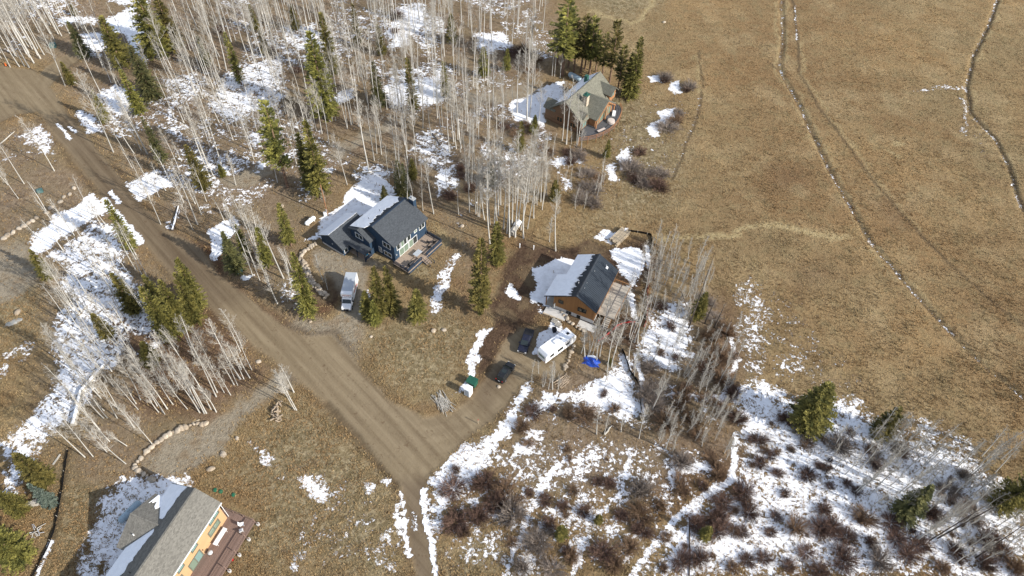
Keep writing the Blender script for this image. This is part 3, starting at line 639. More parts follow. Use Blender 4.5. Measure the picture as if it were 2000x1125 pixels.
def snow_sheet(name, parent, e0, e1, r0, r1, lo, hi, n=40, th=.14, jag=.06, fingers=False, mat='snow', seed=3):
    """snow on the roof plane eave e0-e1 / ridge r0-r1, from fraction lo to a ragged fraction hi of the slope"""
    rd = random.Random(seed); mb = MB(); e0, e1, r0, r1 = map(Vector, (e0, e1, r0, r1)); up = Vector((0, 0, th)); of = Vector((0, 0, .012))
    def pt(s, t): return e0.lerp(e1, s).lerp(r0.lerp(r1, s), t)+of
    if fingers:
        base = 0
        for i in range(n):
            s0, s1 = i/n, (i+1)/n; t1 = hi-.10+rd.uniform(-.02, .05)+.04*math.sin(i*.7); t2 = hi+rd.uniform(-jag*.4, jag)
            sm_ = (s0+s1)/2; w_ = (s1-s0)*.13
            a = [pt(s0, lo), pt(s1, lo), pt(s1, t1), pt(sm_+w_, t2), pt(sm_-w_, t2), pt(s0, t1)]
            mb.add([p+up for p in a]+a, [(0,1,2,3,4,5), (0,6,7,1), (2,8,9,3), (3,9,10,4), (4,10,11,5)])
    else:
        ts = []; cur = 0
        for i in range(n+1):
            cur = cur*.6+rd.uniform(-1, 1)*jag; ts.append(hi+cur)
        for i in range(n):
            s0, s1 = i/n, (i+1)/n
            a = [pt(s0, lo), pt(s1, lo), pt(s1, ts[i+1]), pt(s0, ts[i])]
            mb.add([p+up for p in a]+a, [(0,1,2,3), (0,4,5,1), (2,6,7,3)]+([(1,5,6,2)] if i == n-1 else [])+([(0,3,7,4)] if i == 0 else []))
    return mb.build(name, MATS[mat], parent)
def railing(parent, pts, z, h=1.0, post='navy_trim', board='navy_trim', step=1.8, boards_=((.12, .38), (.5, .76)), cap=True, cable=False, base=None, name='railing'):
    """posts (one part each) with rail boards between; pts local x, y"""
    zb = z-.9 if base is None else base
    for i in range(len(pts)-1):
        a = Vector(pts[i]+(0,)); b = Vector(pts[i+1]+(0,)); L_ = (b-a).length; n = max(1, round(L_/step)); d = (b-a)/L_; nn = Vector((-d.y, d.x, 0))
        for k in range(n+(1 if i == len(pts)-2 else 0)):
            p = a+d*(L_*k/n); MB().box(p.x-.06, p.x+.06, p.y-.06, p.y+.06, zb, z+h).build('railing_post', MATS[post], parent)
        for (h0, h1) in tuple(boards_)+(((h, h+.06),) if cap else ()):
            w_ = .07 if h0 >= h else .02
            q = [a-nn*w_, b-nn*w_, b+nn*w_, a+nn*w_]
            MB().add([(v.x, v.y, z+h0) for v in q]+[(v.x, v.y, z+h1) for v in q], [(3,2,1,0),(4,5,6,7),(0,1,5,4),(1,2,6,5),(2,3,7,6),(3,0,4,7)]).build('rail', MATS[board], parent)

# ---------------------------------------------------------------- navy house
def navy_house():
    h = empty('navy_house', (-25, 100.44, 0), R(55.8))
    tag(h, 'two-storey navy blue house with dark shingle roof, rear deck and garage wing', 'house')
    W, S = MATS['navy_siding'], MATS['navy_shingle']
    gable_walls('wall', W, h, 'x', .3, 10.6, .4, 11.4, 5.9, -.5, 5.35, 5.2, 7.85)
    rf = MB().slab([(-.05,-.05,5.42),(10.95,-.05,5.42),(10.95,5.92,8.12),(-.05,5.92,8.12)], .22).slab([(-.05,11.85,5.3),(-.05,5.9,8.1),(10.95,5.9,8.1),(10.95,11.85,5.3)], .22).build('roof', S, h)
    MB().box(-.05, 10.95, 5.78, 6.04, 8.07, 8.16).build('ridge_cap', MATS['navy_trim'], rf)
    snow_sheet('roof_snow', rf, (-.9,11.8,5.28), (10.9,11.8,5.28), (-.9,5.9,8.06), (10.9,5.9,8.06), .0, .74, 46, .12, .08, seed=5)
    MB().box(10.62, 11.5, 3.6, 4.9, -.5, 8.7).build('chimney', MATS['navy_siding_y'], rf)
    MB().box(10.55, 11.57, 3.53, 4.97, 8.7, 8.85).tube([(11.06,4.25,8.85),(11.06,4.25,9.35)], .2, 8).build('chimney_cap', MATS['grey_box'], rf)
    MB().tube([(5.2,8.6,6.6),(5.2,8.6,7.4)], .07, 6).build('vent_pipe', MATS['plastic_black'], rf)
    MB().tube([(2.2,9.0,6.4),(2.2,9.0,7.1)], .07, 6).build('vent_pipe', MATS['plastic_black'], rf)
    # front (deck side) windows and doors
    A = ((0.0, .4), (1, 0), (0, -1))
    window(h, *A, 1.15, 2.05, 3.3, 4.7); window(h, *A, 2.45, 4.15, 3.15, 4.75, 2, glass=('glass_green_refl', 'glass')); window(h, *A, 4.5, 5.4, 3.3, 4.7)
    window(h, *A, 6.75, 7.5, 4.0, 4.55, 1, glass='glass_green_refl'); window(h, *A, 8.35, 10.0, 3.5, 4.75, 2)
    window(h, *A, 1.75, 4.5, .95, 2.95, 2, glass='glass_green_refl', name='sliding_door'); window(h, *A, 4.8, 7.3, .95, 2.95, 2, glass=('glass_green_refl', 'glass'), name='sliding_door')
    MB().box(.55, .8, .2, .39, 2.2, 2.5).build('wall_lamp', MATS['grey_box'], h)
    B = ((.3, 0), (0, 1), (-1, 0))
    window(h, *B, 1.5, 3.5, 3.55, 4.9, 2); window(h, *B, 1.5, 3.5, .95, 2.05, 2); window(h, *B, 4.3, 5.0, .9, 2.3, 2)
    # entry gable standing in front of the main gable
    gable_walls('entry_wall', MATS['navy_siding_y'], h, 'x', -1.3, .29, 6.0, 11.35, 8.9, -.5, 4.6, 5.2, 6.2)
    MB().slab([(-1.6,5.6,4.5),(.28,5.6,4.5),(.28,8.9,6.42),(-1.6,8.9,6.42)], .2).slab([(-1.6,8.9,6.4),(-.05,8.9,6.4),(-.05,11.84,5.28),(-1.6,11.84,5.28)], .2).build('entry_roof', S, h)
    window(h, (-1.3, 0), (0, 1), (-1, 0), 7.9, 9.9, 3.6, 4.9, 2)
    # garage wing
    gable_walls('garage_wall', MATS['navy_siding_y'], h, 'x', -4.95, 3.0, 10.6, 17.2, 13.9, -.5, 2.45, 2.45, 4.45)
    gr = MB().slab([(-5.35,10.15,2.45),(3.3,10.15,2.45),(3.3,13.92,4.72),(-5.35,13.92,4.72)], .2).slab([(-5.35,17.65,2.45),(-5.35,13.9,4.7),(3.3,13.9,4.7),(3.3,17.65,2.45)], .2).build('garage_roof', S, h)
    snow_sheet('garage_snow', gr, (-5.3,17.6,2.43), (3.3,17.6,2.43), (-5.3,13.9,4.68), (3.3,13.9,4.68), 0, .97, 26, .12, .02, seed=9)
    window(h, (0, 10.6), (1, 0), (0, -1), -4.6, -3.75, .7, 2.0)
    MB().prism([(10.75, 0.02), (17.0, 0.02), (17.0, .5), (10.75, .5)], 'x', -5.0, -4.96).build('foundation', MATS['concrete'], h)
    MB().box(-5.12, -4.96, 13.5, 13.75, 1.9, 2.15).build('wall_lamp', MATS['grey_box'], h)
    # porch between the garage and the entry
    MB().slab([(-3.6,5.4,2.55),(-1.31,5.4,2.55),(-1.31,10.9,2.95),(-3.6,10.9,2.75)], .15).build('porch_roof', S, h)
    MB().box(-3.4, -1.31, 5.6, 10.55, .25, .4).build('porch_floor', MATS['deck_tan'], h)
    for y in (5.7, 8.0): MB().box(-3.45, -3.3, y, y+.15, -.2, 2.5).build('porch_post', MATS['navy_trim'], h)
    railing(h, [(-3.38, 5.65), (-1.5, 5.65)], .4, .9, step=1.8, base=-.2)
    # rear deck
    MB().box(-.7, 10.4, -4.1, .38, .72, .9).build('deck_floor', MATS['deck_tan'], h)
    railing(h, [(-.62, .1), (-.62, -4.0), (3.7, -4.0)], .9, 1.0, step=2.1, base=-.4)
    railing(h, [(5.3, -4.0), (10.3, -4.0), (10.3, .1)], .9, 1.0, step=2.1, base=-.4)
    for (x0, x1) in ((-.6, 3.7), (5.3, 10.3)): MB().box(x0, x1, -4.14, -4.11, .2, .7).build('deck_skirt', W, h)
    for k in range(5): MB().box(3.8, 5.2, -4.5-.42*k, -4.12-.42*k, .62-.2*k, .68-.2*k).build('stair_tread', MATS['deck_tan'], h)
    for x in (3.74, 5.2): MB().prism([(-4.1, .75), (-6.4, -.35), (-6.4, -.6), (-4.1, .45)], 'x', x, x+.06).build('stair_stringer', MATS['navy_trim'], h)
    for x in (3.72, 5.22): MB().prism([(-4.1, 1.85), (-6.3, .75), (-6.3, .6), (-4.1, 1.7)], 'x', x, x+.06).box(x-.02, x+.1, -6.32, -6.2, -.5, .8).build('stair_rail', MATS['navy_trim'], h)
    # things on the deck
    def at(x, y, z): return Vector((h.location.x+x*math.cos(R(55.8))-y*math.sin(R(55.8)), h.location.y+x*math.sin(R(55.8))+y*math.cos(R(55.8)), z))
    tb = empty('patio_table', at(4.3, -2.4, .9), R(55.8)); tag(tb, 'light grey rectangular patio table on the navy house deck', 'table')
    MB().box(-.95, .95, -.6, .6, .7, .75).build('table_top', MATS['roof_grey'], tb)
    for x in (-.85, .85):
        for y in (-.5, .5): MB().box(x-.04, x+.04, y-.04, y+.04, 0, .7).build('leg', MATS['plastic_black'], tb)
    gl = empty('barbecue_grill', at(1.1, -3.3, .9), R(55.8)); tag(gl, 'black barbecue grill in the corner of the navy house deck', 'grill')
    MB().prism([(-.35, .7), (.35, .7), (.35, .95), (.15, 1.15), (-.15, 1.15), (-.35, .95)], 'x', -.6, .6).build('lid', MATS['plastic_black'], gl)
    MB().box(-.55, .55, -.3, .3, .0, .69).build('cabinet', MATS['plastic_black'], gl)
    MB().box(-1.0, -.61, -.28, .28, .78, .82).build('side_shelf', MATS['plastic_black'], gl); MB().box(.61, 1.0, -.28, .28, .78, .82).build('side_shelf', MATS['plastic_black'], gl)
    for k, (x, y, rz, lb) in enumerate(((8.3, -2.0, .4, 'black patio chair nearest the stairs, right part of the navy house deck'), (9.2, -2.9, 2.2, 'black patio chair in the far right corner of the navy house deck'), (7.4, -3.1, 1.2, 'black patio chair beside the deck rail, left of the other two'))):
        c = empty('patio_chair', at(x, y, .9), R(55.8)+rz); tag(c, lb, 'chair', 'patio chairs on the navy deck')
        MB().box(-.3, .3, -.3, .3, .36, .42).build('seat', MATS['plastic_black'], c); MB().box(-.3, .3, .24, .3, .42, .95).build('backrest', MATS['plastic_black'], c)
        for sx in (-.27, .27):
            for sy in (-.27, .27): MB().box(sx-.025, sx+.025, sy-.025, sy+.025, 0, .36).build('leg', MATS['plastic_black'], c)
    for k, (x, y, lb) in enumerate(((-2.4, 8.9, 'blue porch chair nearer the garage of the navy house'), (-2.0, 6.6, 'blue porch chair nearer the entry steps of the navy house'))):
        c = empty('porch_chair', at(x, y, .4), R(55.8)+1.2); tag(c, lb, 'chair', 'blue chairs on the porch')
        MB().box(-.35, .35, -.3, .35, .34, .42).build('seat', MATS['plastic_blue'], c); MB().box(-.35, .35, .3, .37, .4, 1.05).build('backrest', MATS['plastic_blue'], c)
        for sx in (-.3, .3):
            for sy in (-.25, .3): MB().box(sx-.04, sx+.04, sy-.04, sy+.04, 0, .34).build('leg', MATS['plastic_blue'], c)
navy_house()

# ---------------------------------------------------------------- timber house with the black metal roof
def timber_house():
    h = empty('timber_house', (16.86, 85.9, 0), R(65.8))
    tag(h, 'brown timber-sided house with black standing-seam metal roof half under snow', 'house')
    gable_walls('wall', MATS['cedar'], h, 'x', .45, 12.2, .45, 9.2, 4.6, 1.25, 4.4, 4.4, 6.9)
    MB().box(.52, 12.15, .52, 9.1, -.6, 1.249).build('foundation', MATS['concrete'], h)
    RZ, EZ, LZ = 7.2, 4.4, 3.5; yn = 9.3; zn = RZ-(yn-4.6)*(RZ-LZ)/6.7
    rf = MB().slab([(0,0,EZ),(12.6,0,EZ),(12.6,4.6,RZ),(0,4.6,RZ)], .16).slab([(0,4.6,RZ-.004),(6.4,4.6,RZ-.004),(6.4,11.3,LZ),(0,11.3,LZ)], .16).slab([(6.401,4.6,RZ-.004),(12.6,4.6,RZ-.004),(12.6,yn,zn),(6.401,yn,zn)], .16).build('roof', MATS['black_metal'], h)
    for k in range(30):                                          # standing seams, one part each
        x = .1+k*12.4/29
        MB().slab([(x-.03,0,EZ+.06),(x+.03,0,EZ+.06),(x+.03,4.5,RZ-.0),(x-.03,4.5,RZ-.0)], .07).build('roof_seam', MATS['black_rib'], rf)
        y1 = 11.3 if x < 6.4 else yn; z1 = LZ if x < 6.4 else zn
        MB().slab([(x-.03,4.7,RZ-.0),(x+.03,4.7,RZ-.0),(x+.03,y1,z1+.06),(x-.03,y1,z1+.06)], .07).build('roof_seam', MATS['black_rib'], rf)
    MB().prism([(4.35, RZ-.03), (4.6, RZ+.1), (4.85, RZ-.03), (4.6, RZ-.06)], 'x', -.02, 12.62).build('ridge_cap', MATS['black_rib'], rf)
    snow_sheet('roof_snow', rf, (.05,11.25,LZ+.02), (6.4,11.25,LZ+.02), (.05,4.6,RZ), (6.4,4.6,RZ), .0, .76, 18, .13, .08, True, seed=2)
    snow_sheet('roof_snow', rf, (6.4,yn-.05,zn+.02), (12.5,yn-.05,zn+.02), (6.4,4.6,RZ), (12.5,4.6,RZ), .0, .72, 17, .13, .1, True, seed=4)
    for (x, y) in ((2.9, 4.0), (4.3, 4.1), (8.0, 3.9)): MB().tube([(x,y,RZ-(4.6-y)*.61),(x,y,RZ-(4.6-y)*.61+.25)], .05, 6).build('roof_vent', MATS['galv'], rf)
    MB().tube([(3.6,5.6,6.5),(3.6,5.6,7.2)], .07, 6).build('roof_vent', MATS['galv'], rf)
    MB().tube([(10.9,2.4,5.8),(10.9,2.4,6.7)], .08, 6).build('flue', MATS['galv'], rf); MB().prism([(2.0, 5.62), (2.45, 5.9), (2.4, 6.05), (2.0, 5.85)], 'x', 10.6, 11.2).build('snow_clump', MATS['snow'], rf)
    MB().slab([(.0,-.02,EZ-.02),(12.6,-.02,EZ-.02),(12.6,.05,EZ-.02),(0,.05,EZ-.02)], .2).build('fascia', MATS['cedar_plain'], h)
    MB().box(.38, .449, .38, .6, 1.2, 4.5).box(.38, .449, 9.05, 9.27, 1.2, 4.5).build('corner_board', MATS['cedar_plain'], h)
    B = ((.45, 0), (0, 1), (-1, 0))
    window(h, *B, 7.3, 8.2, 2.75, 3.6, 1, frame='plastic_black'); window(h, *B, 2.3, 4.0, 2.6, 3.6, 2, frame='plastic_black')
    C = ((.52, 0), (0, 1), (-1, 0))
    window(h, *C, 5.4, 6.3, .35, 1.0, 1, frame='plastic_black'); window(h, *C, 3.4, 4.0, -.2, .95, 1, frame='plastic_black', name='basement_door')
    A = ((0, .45), (1, 0), (0, -1))
    window(h, *A, 4.5, 7.0, 1.4, 3.5, 2, frame='plastic_black', name='sliding_door'); window(h, *A, 8.5, 10.4, 2.2, 3.5, 2, frame='plastic_black'); window(h, *A, 1.5, 3.0, 2.3, 3.5, 2, frame='plastic_black')
    # porch under the long eave
    MB().box(.6, 6.3, 9.21, 11.1, .35, .5).build('porch_floor', MATS['deck_grey'], h)
    for x in (.7, 3.4, 6.2): MB().box(x-.09, x+.09, 10.9, 11.08, -.3, 3.55).build('porch_post', MATS['cedar_plain'], h)
    window(h, (0, 9.2), (1, 0), (0, 1), 1.6, 2.6, 1.3, 3.2, 1, frame='plastic_black', name='front_door')
    MB().box(-.1, .5, 8.9, 9.05, .9, 2.1).build('meter_box', MATS['grey_box'], h)
    # walkway along the gable
    MB().box(-1.6, .36, 5.9, 10.6, .18, .32).build('walkway', MATS['concrete'], h)
    for y in (6.2, 7.8, 9.3): MB().box(-1.9, -1.65, y, y+1.3, -.1, .5).build('planter_timber', MATS['lumber'], h)
    MB().box(-1.5, .3, -.5, 3.2, -.05, .12).build('patio_slab', MATS['concrete'], h)
    # side deck
    MB().box(2.6, 12.0, -3.4, .44, 1.05, 1.2).build('deck_floor', MATS['deck_grey'], h)
    railing(h, [(2.7, -3.3), (11.9, -3.3), (11.9, .2)], 1.2, 1.0, post='cedar_plain', board='cedar_plain', step=2.3, boards_=(), base=-.4)
    for k in range(6): MB().box(2.15-.34*k, 2.5-.34*k, -2.6, -1.2, .95-.2*k, 1.01-.2*k).build('stair_tread', MATS['deck_grey'], h)
    for y in (-2.66, -1.19): MB().prism([(2.6, 1.15), (.3, -.15), (.3, -.4), (2.6, .85)], 'y', y, y+.05).build('stair_stringer', MATS['cedar_plain'], h)
timber_house()

# ---------------------------------------------------------------- log lodge with green roof
def log_lodge():
    h = empty('log_lodge', (11.74, 149.55, 0), R(56))
    tag(h, 'log lodge with olive green roof, big front gable and curved deck', 'house')
    S, Lg, Or = MATS['green_shingle'], MATS['log'], MATS['log_orange']
    gable_walls('wall', Lg, h, 'x', .3, 16.0, -4.9, 4.3, 0, -.6, 4.1, 4.1, 7.9)
    rf = MB().slab([(-.3,-5.4,4.0),(16.5,-5.4,4.0),(16.5,.01,8.3),(-.3,.01,8.3)], .22).slab([(-.3,4.9,4.3),(-.3,0,8.29),(16.5,0,8.29),(16.5,4.9,4.3)], .22).build('roof', S, h)
    snow_sheet('roof_snow', rf, (1.5,4.85,4.3), (16.4,4.85,4.3), (1.5,0,8.25), (16.4,0,8.25), .05, .9, 40, .14, .06, seed=12)
    MB().box(-.3, 16.5, -.12, .12, 8.2, 8.36).build('ridge_cap', MATS['green_shingle'], rf)
    # front wing
    gable_walls('wing_wall', Or, h, 'y', -7.0, -1.0, 3.6, 12.0, 7.8, -.6, 3.9, 3.9, 7.0)
    MB().slab([(3.0,-7.6,4.1),(3.0,-.6,4.1),(7.8,-.2,7.4),(7.8,-7.9,7.4)], .22).slab([(7.801,-7.9,7.4),(7.801,-.2,7.4),(12.6,-.6,4.1),(12.6,-7.6,4.1)], .22).build('wing_roof', S, h)
    A = ((0, -7.0), (1, 0), (0, -1))
    for s0, s1, z0, z1 in ((4.4, 5.6, 1.7, 4.0), (5.9, 7.6, 1.7, 4.6), (8.0, 9.7, 1.7, 4.6), (10.0, 11.2, 1.7, 4.0), (6.2, 7.6, 4.9, 5.7), (8.0, 9.4, 4.9, 5.7)):
        window(h, *A, s0, s1, z0, z1, 1, frame='log_orange', glass='glass_green_refl', fw=.16)
    for x in (3.3, 7.8, 12.2): MB().tube([(x,-7.5,-.4),(x,-7.5,3.9 if x != 7.8 else 6.9)], .2, 8).build('log_post', Or, h)
    MB().tube([(3.1,-7.7,3.45),(7.8,-7.9,7.1)], .14, 6).tube([(12.5,-7.7,3.45),(7.8,-7.9,7.1)], .14, 6).build('gable_timber', Or, h)
    # dormer to the right of the wing
    gable_walls('dormer_wall', Or, h, 'y', -5.5, -1.5, 12.9, 15.9, 14.4, 3.2, 5.6, 5.6, 6.8)
    MB().slab([(12.4,-6.1,5.4),(12.4,-1.0,5.4),(14.4,-.8,7.2),(14.4,-6.3,7.2)], .2).slab([(14.401,-6.3,7.2),(14.401,-.8,7.2),(16.4,-1.0,5.4),(16.4,-6.1,5.4)], .2).build('dormer_roof', S, h)
    window(h, (0, -5.5), (1, 0), (0, -1), 13.7, 15.1, 4.2, 5.6, 2, frame='log_orange', glass='glass_teal', fw=.12)
    # small dormer on the left of the front slope, and the low gable at the left end
    gable_walls('dormer_wall', Lg, h, 'y', -4.9, -2.0, .9, 2.9, 1.9, 3.4, 4.9, 4.9, 5.7)
    MB().slab([(.5,-5.3,4.8),(.5,-1.6,4.8),(1.9,-1.4,6.0),(1.9,-5.4,6.0)], .16).slab([(1.901,-5.4,6.0),(1.901,-1.4,6.0),(3.3,-1.6,4.8),(3.3,-5.3,4.8)], .16).build('dormer_roof', S, h)
    gable_walls('garage_wall', Lg, h, 'y', 4.2, 6.2, .4, 3.8, 2.1, -.6, 4.0, 4.0, 5.3)
    MB().slab([(-.1,3.0,3.9),(-.1,6.6,3.9),(2.1,6.7,5.6),(2.1,3.0,5.6)], .2).slab([(2.101,3.0,5.6),(2.101,6.7,5.6),(4.3,6.6,3.9),(4.3,3.0,3.9)], .2).build('garage_roof', S, h)
    ck = MB().box(4.4, 5.6, -3.4, -2.2, 2.0, 8.6).build('chimney', MATS['stone'], h); MB().box(4.3, 5.7, -3.5, -2.1, 8.6, 8.8).tube([(5.0,-2.8,8.8),(5.0,-2.8,9.4)], .22, 8).build('chimney_cap', MATS['green_metal'], ck)
    MB().box(11.5, 12.4, 1.0, 1.9, 6.5, 8.9).build('chimney', MATS['green_metal'], h)
    window(h, (0, -4.9), (1, 0), (0, -1), .9, 2.7, 1.7, 3.2, 2, frame='log_orange', glass='glass_teal')
    window(h, (.3, 0), (0, 1), (-1, 0), -3.2, -1.6, 1.3, 2.6, 2, frame='log_orange'); window(h, (.3, 0), (0, 1), (-1, 0), .8, 2.4, 1.3, 2.6, 2, frame='log_orange')
    # curved deck: outer edge traced along the rail top
    c7 = lambda x, y, z: G(1050+x/6.62, 120+y/6.62, z)
    inv = Matrix.Rotation(-R(56), 3, 'Z')
    out_ = [c7(x, y, 2.4) for x, y in ((540,985),(655,972),(765,948),(850,912),(930,868),(1000,808),(1050,738),(1084,655),(1095,590),(1070,540))]
    loc = [inv @ Vector((p[0]-11.74, p[1]-149.55, 0)) for p in out_]
    poly = [(v.x, v.y) for v in loc]
    inner = [(15.9, -4.8), (12.05, -4.95), (12.05, -7.05), (3.55, -7.05), (3.55, -4.95), (1.2, -4.95)]
    MB().prism(poly+inner, 'z', 1.32, 1.5).build('deck_floor', MATS['deck_slate'], h)
    railing(h, poly, 1.5, .9, post='log_orange', board='log_orange', step=2.6, boards_=((.08, .16), (.45, .53)), base=-.5)
    R56 = lambda x, y, z: Vector((11.74+x*math.cos(R(56))-y*math.sin(R(56)), 149.55+x*math.sin(R(56))+y*math.cos(R(56)), z))
    c = empty('covered_table', R56(7.9, -9.3, 1.5), R(30)); tag(c, 'round patio table under a pale cover on the curved lodge deck', 'table')
    MB().tube([(0,0,.02),(0,0,.55),(0,0,.72),(0,0,.78)], [1.05,1.0,.9,.3], 14).build('table_cover', MATS['cover_grey'], c)
    c = empty('covered_chair', R56(11.0, -8.3, 1.5), R(80)); tag(c, 'white covered lounge chair against the lodge gable windows', 'chair')
    MB().prism([(-.8, 0), (.8, 0), (.8, .9), (.5, .95), (.2, .5), (-.8, .42)], 'y', -.42, .42).build('chair_cover', MATS['patio_white'], c, bevel=.05)
    c = empty('deck_bench', R56(3.2, -9.2, 1.5), R(35)); tag(c, 'low slatted bench with pale cushions at the left end of the lodge deck', 'bench')
    for k in range(3): MB().box(-1.2, 1.2, -.35+.25*k, -.15+.25*k, .4, .45).build('slat', MATS['cover_grey'], c)
    for x in (-1.0, 1.0): MB().box(x-.05, x+.05, -.3, .3, 0, .4).build('leg', MATS['deadwood'], c)
log_lodge()

# ---------------------------------------------------------------- tan house
def tan_house():
    h = empty('tan_house', (-44.44, 43.9, 0), R(71.7))
    tag(h, 'tan house with grey shingle roofs, dark window trim and long brown deck', 'house')
    S = MATS['tan_shingle']; x0 = -24
    gable_walls('wall', MATS['tan_wall'], h, 'x', x0, -.45, .35, 7.3, 3.85, -.5, 6.15, 6.15, 8.3)
    rf = MB().slab([(x0-.3,-.05,6.35),(0,-.05,6.35),(0,3.86,8.6),(x0-.3,3.86,8.6)], .2).slab([(x0-.3,9.9,5.05),(x0-.3,3.85,8.59),(.0,3.85,8.59),(.35,9.9,5.05)], .2).build('roof', S, h)
    MB().box(x0-.3, .02, 3.7, 4.0, 8.53, 8.64).build('ridge_cap', S, rf)
    MB().box(x0-.3, -.01, -.19, -.06, 6.18, 6.33).build('gutter', MATS['white_trim'], rf); MB().tube([(-.15,.02,6.2),(-.15,.25,6.0),(-.15,.28,.8)], .05, 6).build('downpipe', MATS['white_trim'], rf)
    snow_sheet('roof_snow', rf, (-23,9.85,5.06), (-7.2,9.85,5.06), (-23,3.85,8.56), (-7.2,3.85,8.56), .0, .55, 34, .12, .05, seed=8)
    snow_sheet('roof_snow', rf, (-5.6,9.85,5.06), (.2,9.85,5.06), (-5.6,3.85,8.56), (-.1,3.85,8.56), .0, .62, 14, .12, .05, seed=18)
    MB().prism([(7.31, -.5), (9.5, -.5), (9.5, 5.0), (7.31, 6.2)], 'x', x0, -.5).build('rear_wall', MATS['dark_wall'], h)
    # garage wing at the back
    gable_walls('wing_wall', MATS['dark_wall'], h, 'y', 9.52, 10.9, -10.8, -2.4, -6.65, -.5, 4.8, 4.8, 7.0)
    wr = MB().slab([(-11.25,5.4,5.0),(-11.25,11.3,5.0),(-6.65,11.3,7.4),(-6.65,5.4,7.4)], .2).slab([(-6.649,5.4,7.4),(-6.649,11.3,7.4),(-2.05,11.3,5.0),(-2.05,5.4,5.0)], .2).build('wing_roof', S, h)
    MB().box(-6.78, -6.52, 6.1, 11.3, 7.33, 7.46).build('ridge_cap', S, wr)
    MB().tube([(-9.0,9.3,6.1),(-9.0,9.3,6.6)], .09, 8).build('roof_vent', MATS['white_trim'], wr); MB().tube([(-14,5.2,7.7),(-14,5.2,8.3)], .08, 8).build('roof_vent', MATS['plastic_black'], rf)
    snow_sheet('wing_snow', wr, (-2.1,7.6,5.02), (-2.1,10.6,5.02), (-6.6,7.6,7.36), (-6.6,10.6,7.36), .0, .42, 14, .1, .14, seed=21)
    # deck wall windows
    A = ((0, .35), (1, 0), (0, -1))
    for s0, s1, z0, z1, n in ((-3.2,-1.1,4.5,5.3,2), (-7.7,-6.6,4.5,5.3,1), (-11.0,-9.9,4.5,5.3,1), (-14.5,-12.6,4.5,5.3,2)): window(h, *A, s0, s1, z0, z1, n, frame='sage_trim', glass='glass_teal', fw=.2)
    for s0, s1, z0, z1 in ((-4.2,-1.9,2.2,3.4), (-13.4,-11.1,2.2,3.4), (-17,-15,2.2,3.4)): window(h, *A, s0, s1, z0, z1, 2, frame='sage_trim', glass='glass_green_refl', fw=.22)
    window(h, *A, -9.4, -6.9, .95, 3.0, 2, frame='sage_trim', glass=('glass_green_refl', 'glass_teal'), fw=.2, name='sliding_door')
    MB().box(-6.55, -6.4, .2, .34, 2.0, 2.2).build('wall_lamp', MATS['plastic_black'], h)
    # deck
    MB().box(x0, .7, -4.2, .34, .62, .8).build('deck_floor', MATS['deck_brown'], h); MB().box(-.44, .7, .35, 1.9, .62, .8).build('deck_floor', MATS['deck_brown'], h)
    for k in range(9):
        x = .55-2.65*k; MB().box(x-.07, x+.07, -4.15, -4.01, .8, 1.8).build('railing_post', MATS['deck_brown'], h)
        MB().tube([(x,-4.6,-.6),(x,-4.6,.35)], .27, 10).build('pier', MATS['concrete'], h); MB().box(x-.07, x+.07, -4.75, -4.21, .4, .58).build('beam_end', MATS['deck_brown'], h)
    MB().box(x0, .66, -4.2, -3.98, 1.8, 1.86).build('rail_cap', MATS['deck_brown'], h)
    for k in range(9):
        for z in (1.05, 1.3, 1.55): MB().box(.45-2.65*(k+1), .35-2.65*k, -4.086, -4.074, z, z+.012).build('rail_cable', MATS['plastic_black'], h) if k < 8 else None
    MB().box(.55, .65, -4.1, 1.8, 1.75, 1.82).build('rail_cap', MATS['deck_brown'], h)
    for y in (-2.2, -.2, 1.75): MB().box(.54, .66, y, y+.12, .8, 1.75).build('railing_post', MATS['deck_brown'], h)
    ca, sa_ = math.cos(R(71.7)), math.sin(R(71.7)); W_ = lambda x, y, z: Vector((-44.44+x*ca-y*sa_, 43.9+x*sa_+y*ca, z))
    tb = empty('folding_table', W_(-3.6, -.7, .8), R(71.7)); tag(tb, 'long white folding table on the brown deck', 'table')
    MB().box(-1.45, 1.45, -.36, .36, .72, .77).build('table_top', MATS['patio_white'], tb)
    for x in (-1.2, 1.2): MB().tube([(x,-.3,0),(x,-.3,.72)], .03, 6).tube([(x,.3,0),(x,.3,.72)], .03, 6).tube([(x,-.3,.1),(x,.3,.1)], .025, 6).build('leg_frame', MATS['patio_white'], tb)
    g = empty('kettle_grill', W_(-6.3, -.75, .8), 0); tag(g, 'round grey kettle grill beside the white folding table', 'grill')
    MB().tube([(0,0,.45),(0,0,.6),(0,0,.8),(0,0,.95),(0,0,1.02)], [.18,.36,.42,.28,.05], 14).build('bowl', MATS['galv'], g, smooth=True)
    for a in (0, 2.1, 4.2): MB().tube([(.25*math.cos(a),.25*math.sin(a),.55),(.42*math.cos(a),.42*math.sin(a),0)], .025, 5).build('leg', MATS['plastic_black'], g)
    for k, (x, y, rz, lb) in enumerate(((-.6, -2.6, .7, 'white deck chair with its back to the corner of the brown deck'), (-1.5, -3.1, 2.4, 'white deck chair lying folded by the corner railing of the brown deck'))):
        c = empty('deck_chair', W_(x, y, .8), R(71.7)+rz); tag(c, lb, 'chair', 'white deck chairs')
        MB().box(-.3, .3, -.3, .3, .36, .4).build('seat', MATS['patio_white'], c); MB().prism([(.27, .4), (.33, .4), (.5, 1.0), (.44, 1.0)], 'x', -.3, .3).build('backrest', MATS['patio_white'], c)
        for sx in (-.27, .27):
            for sy in (-.27, .27): MB().box(sx-.02, sx+.02, sy-.02, sy+.02, 0, .36).build('leg', MATS['patio_white'], c)
tan_house()
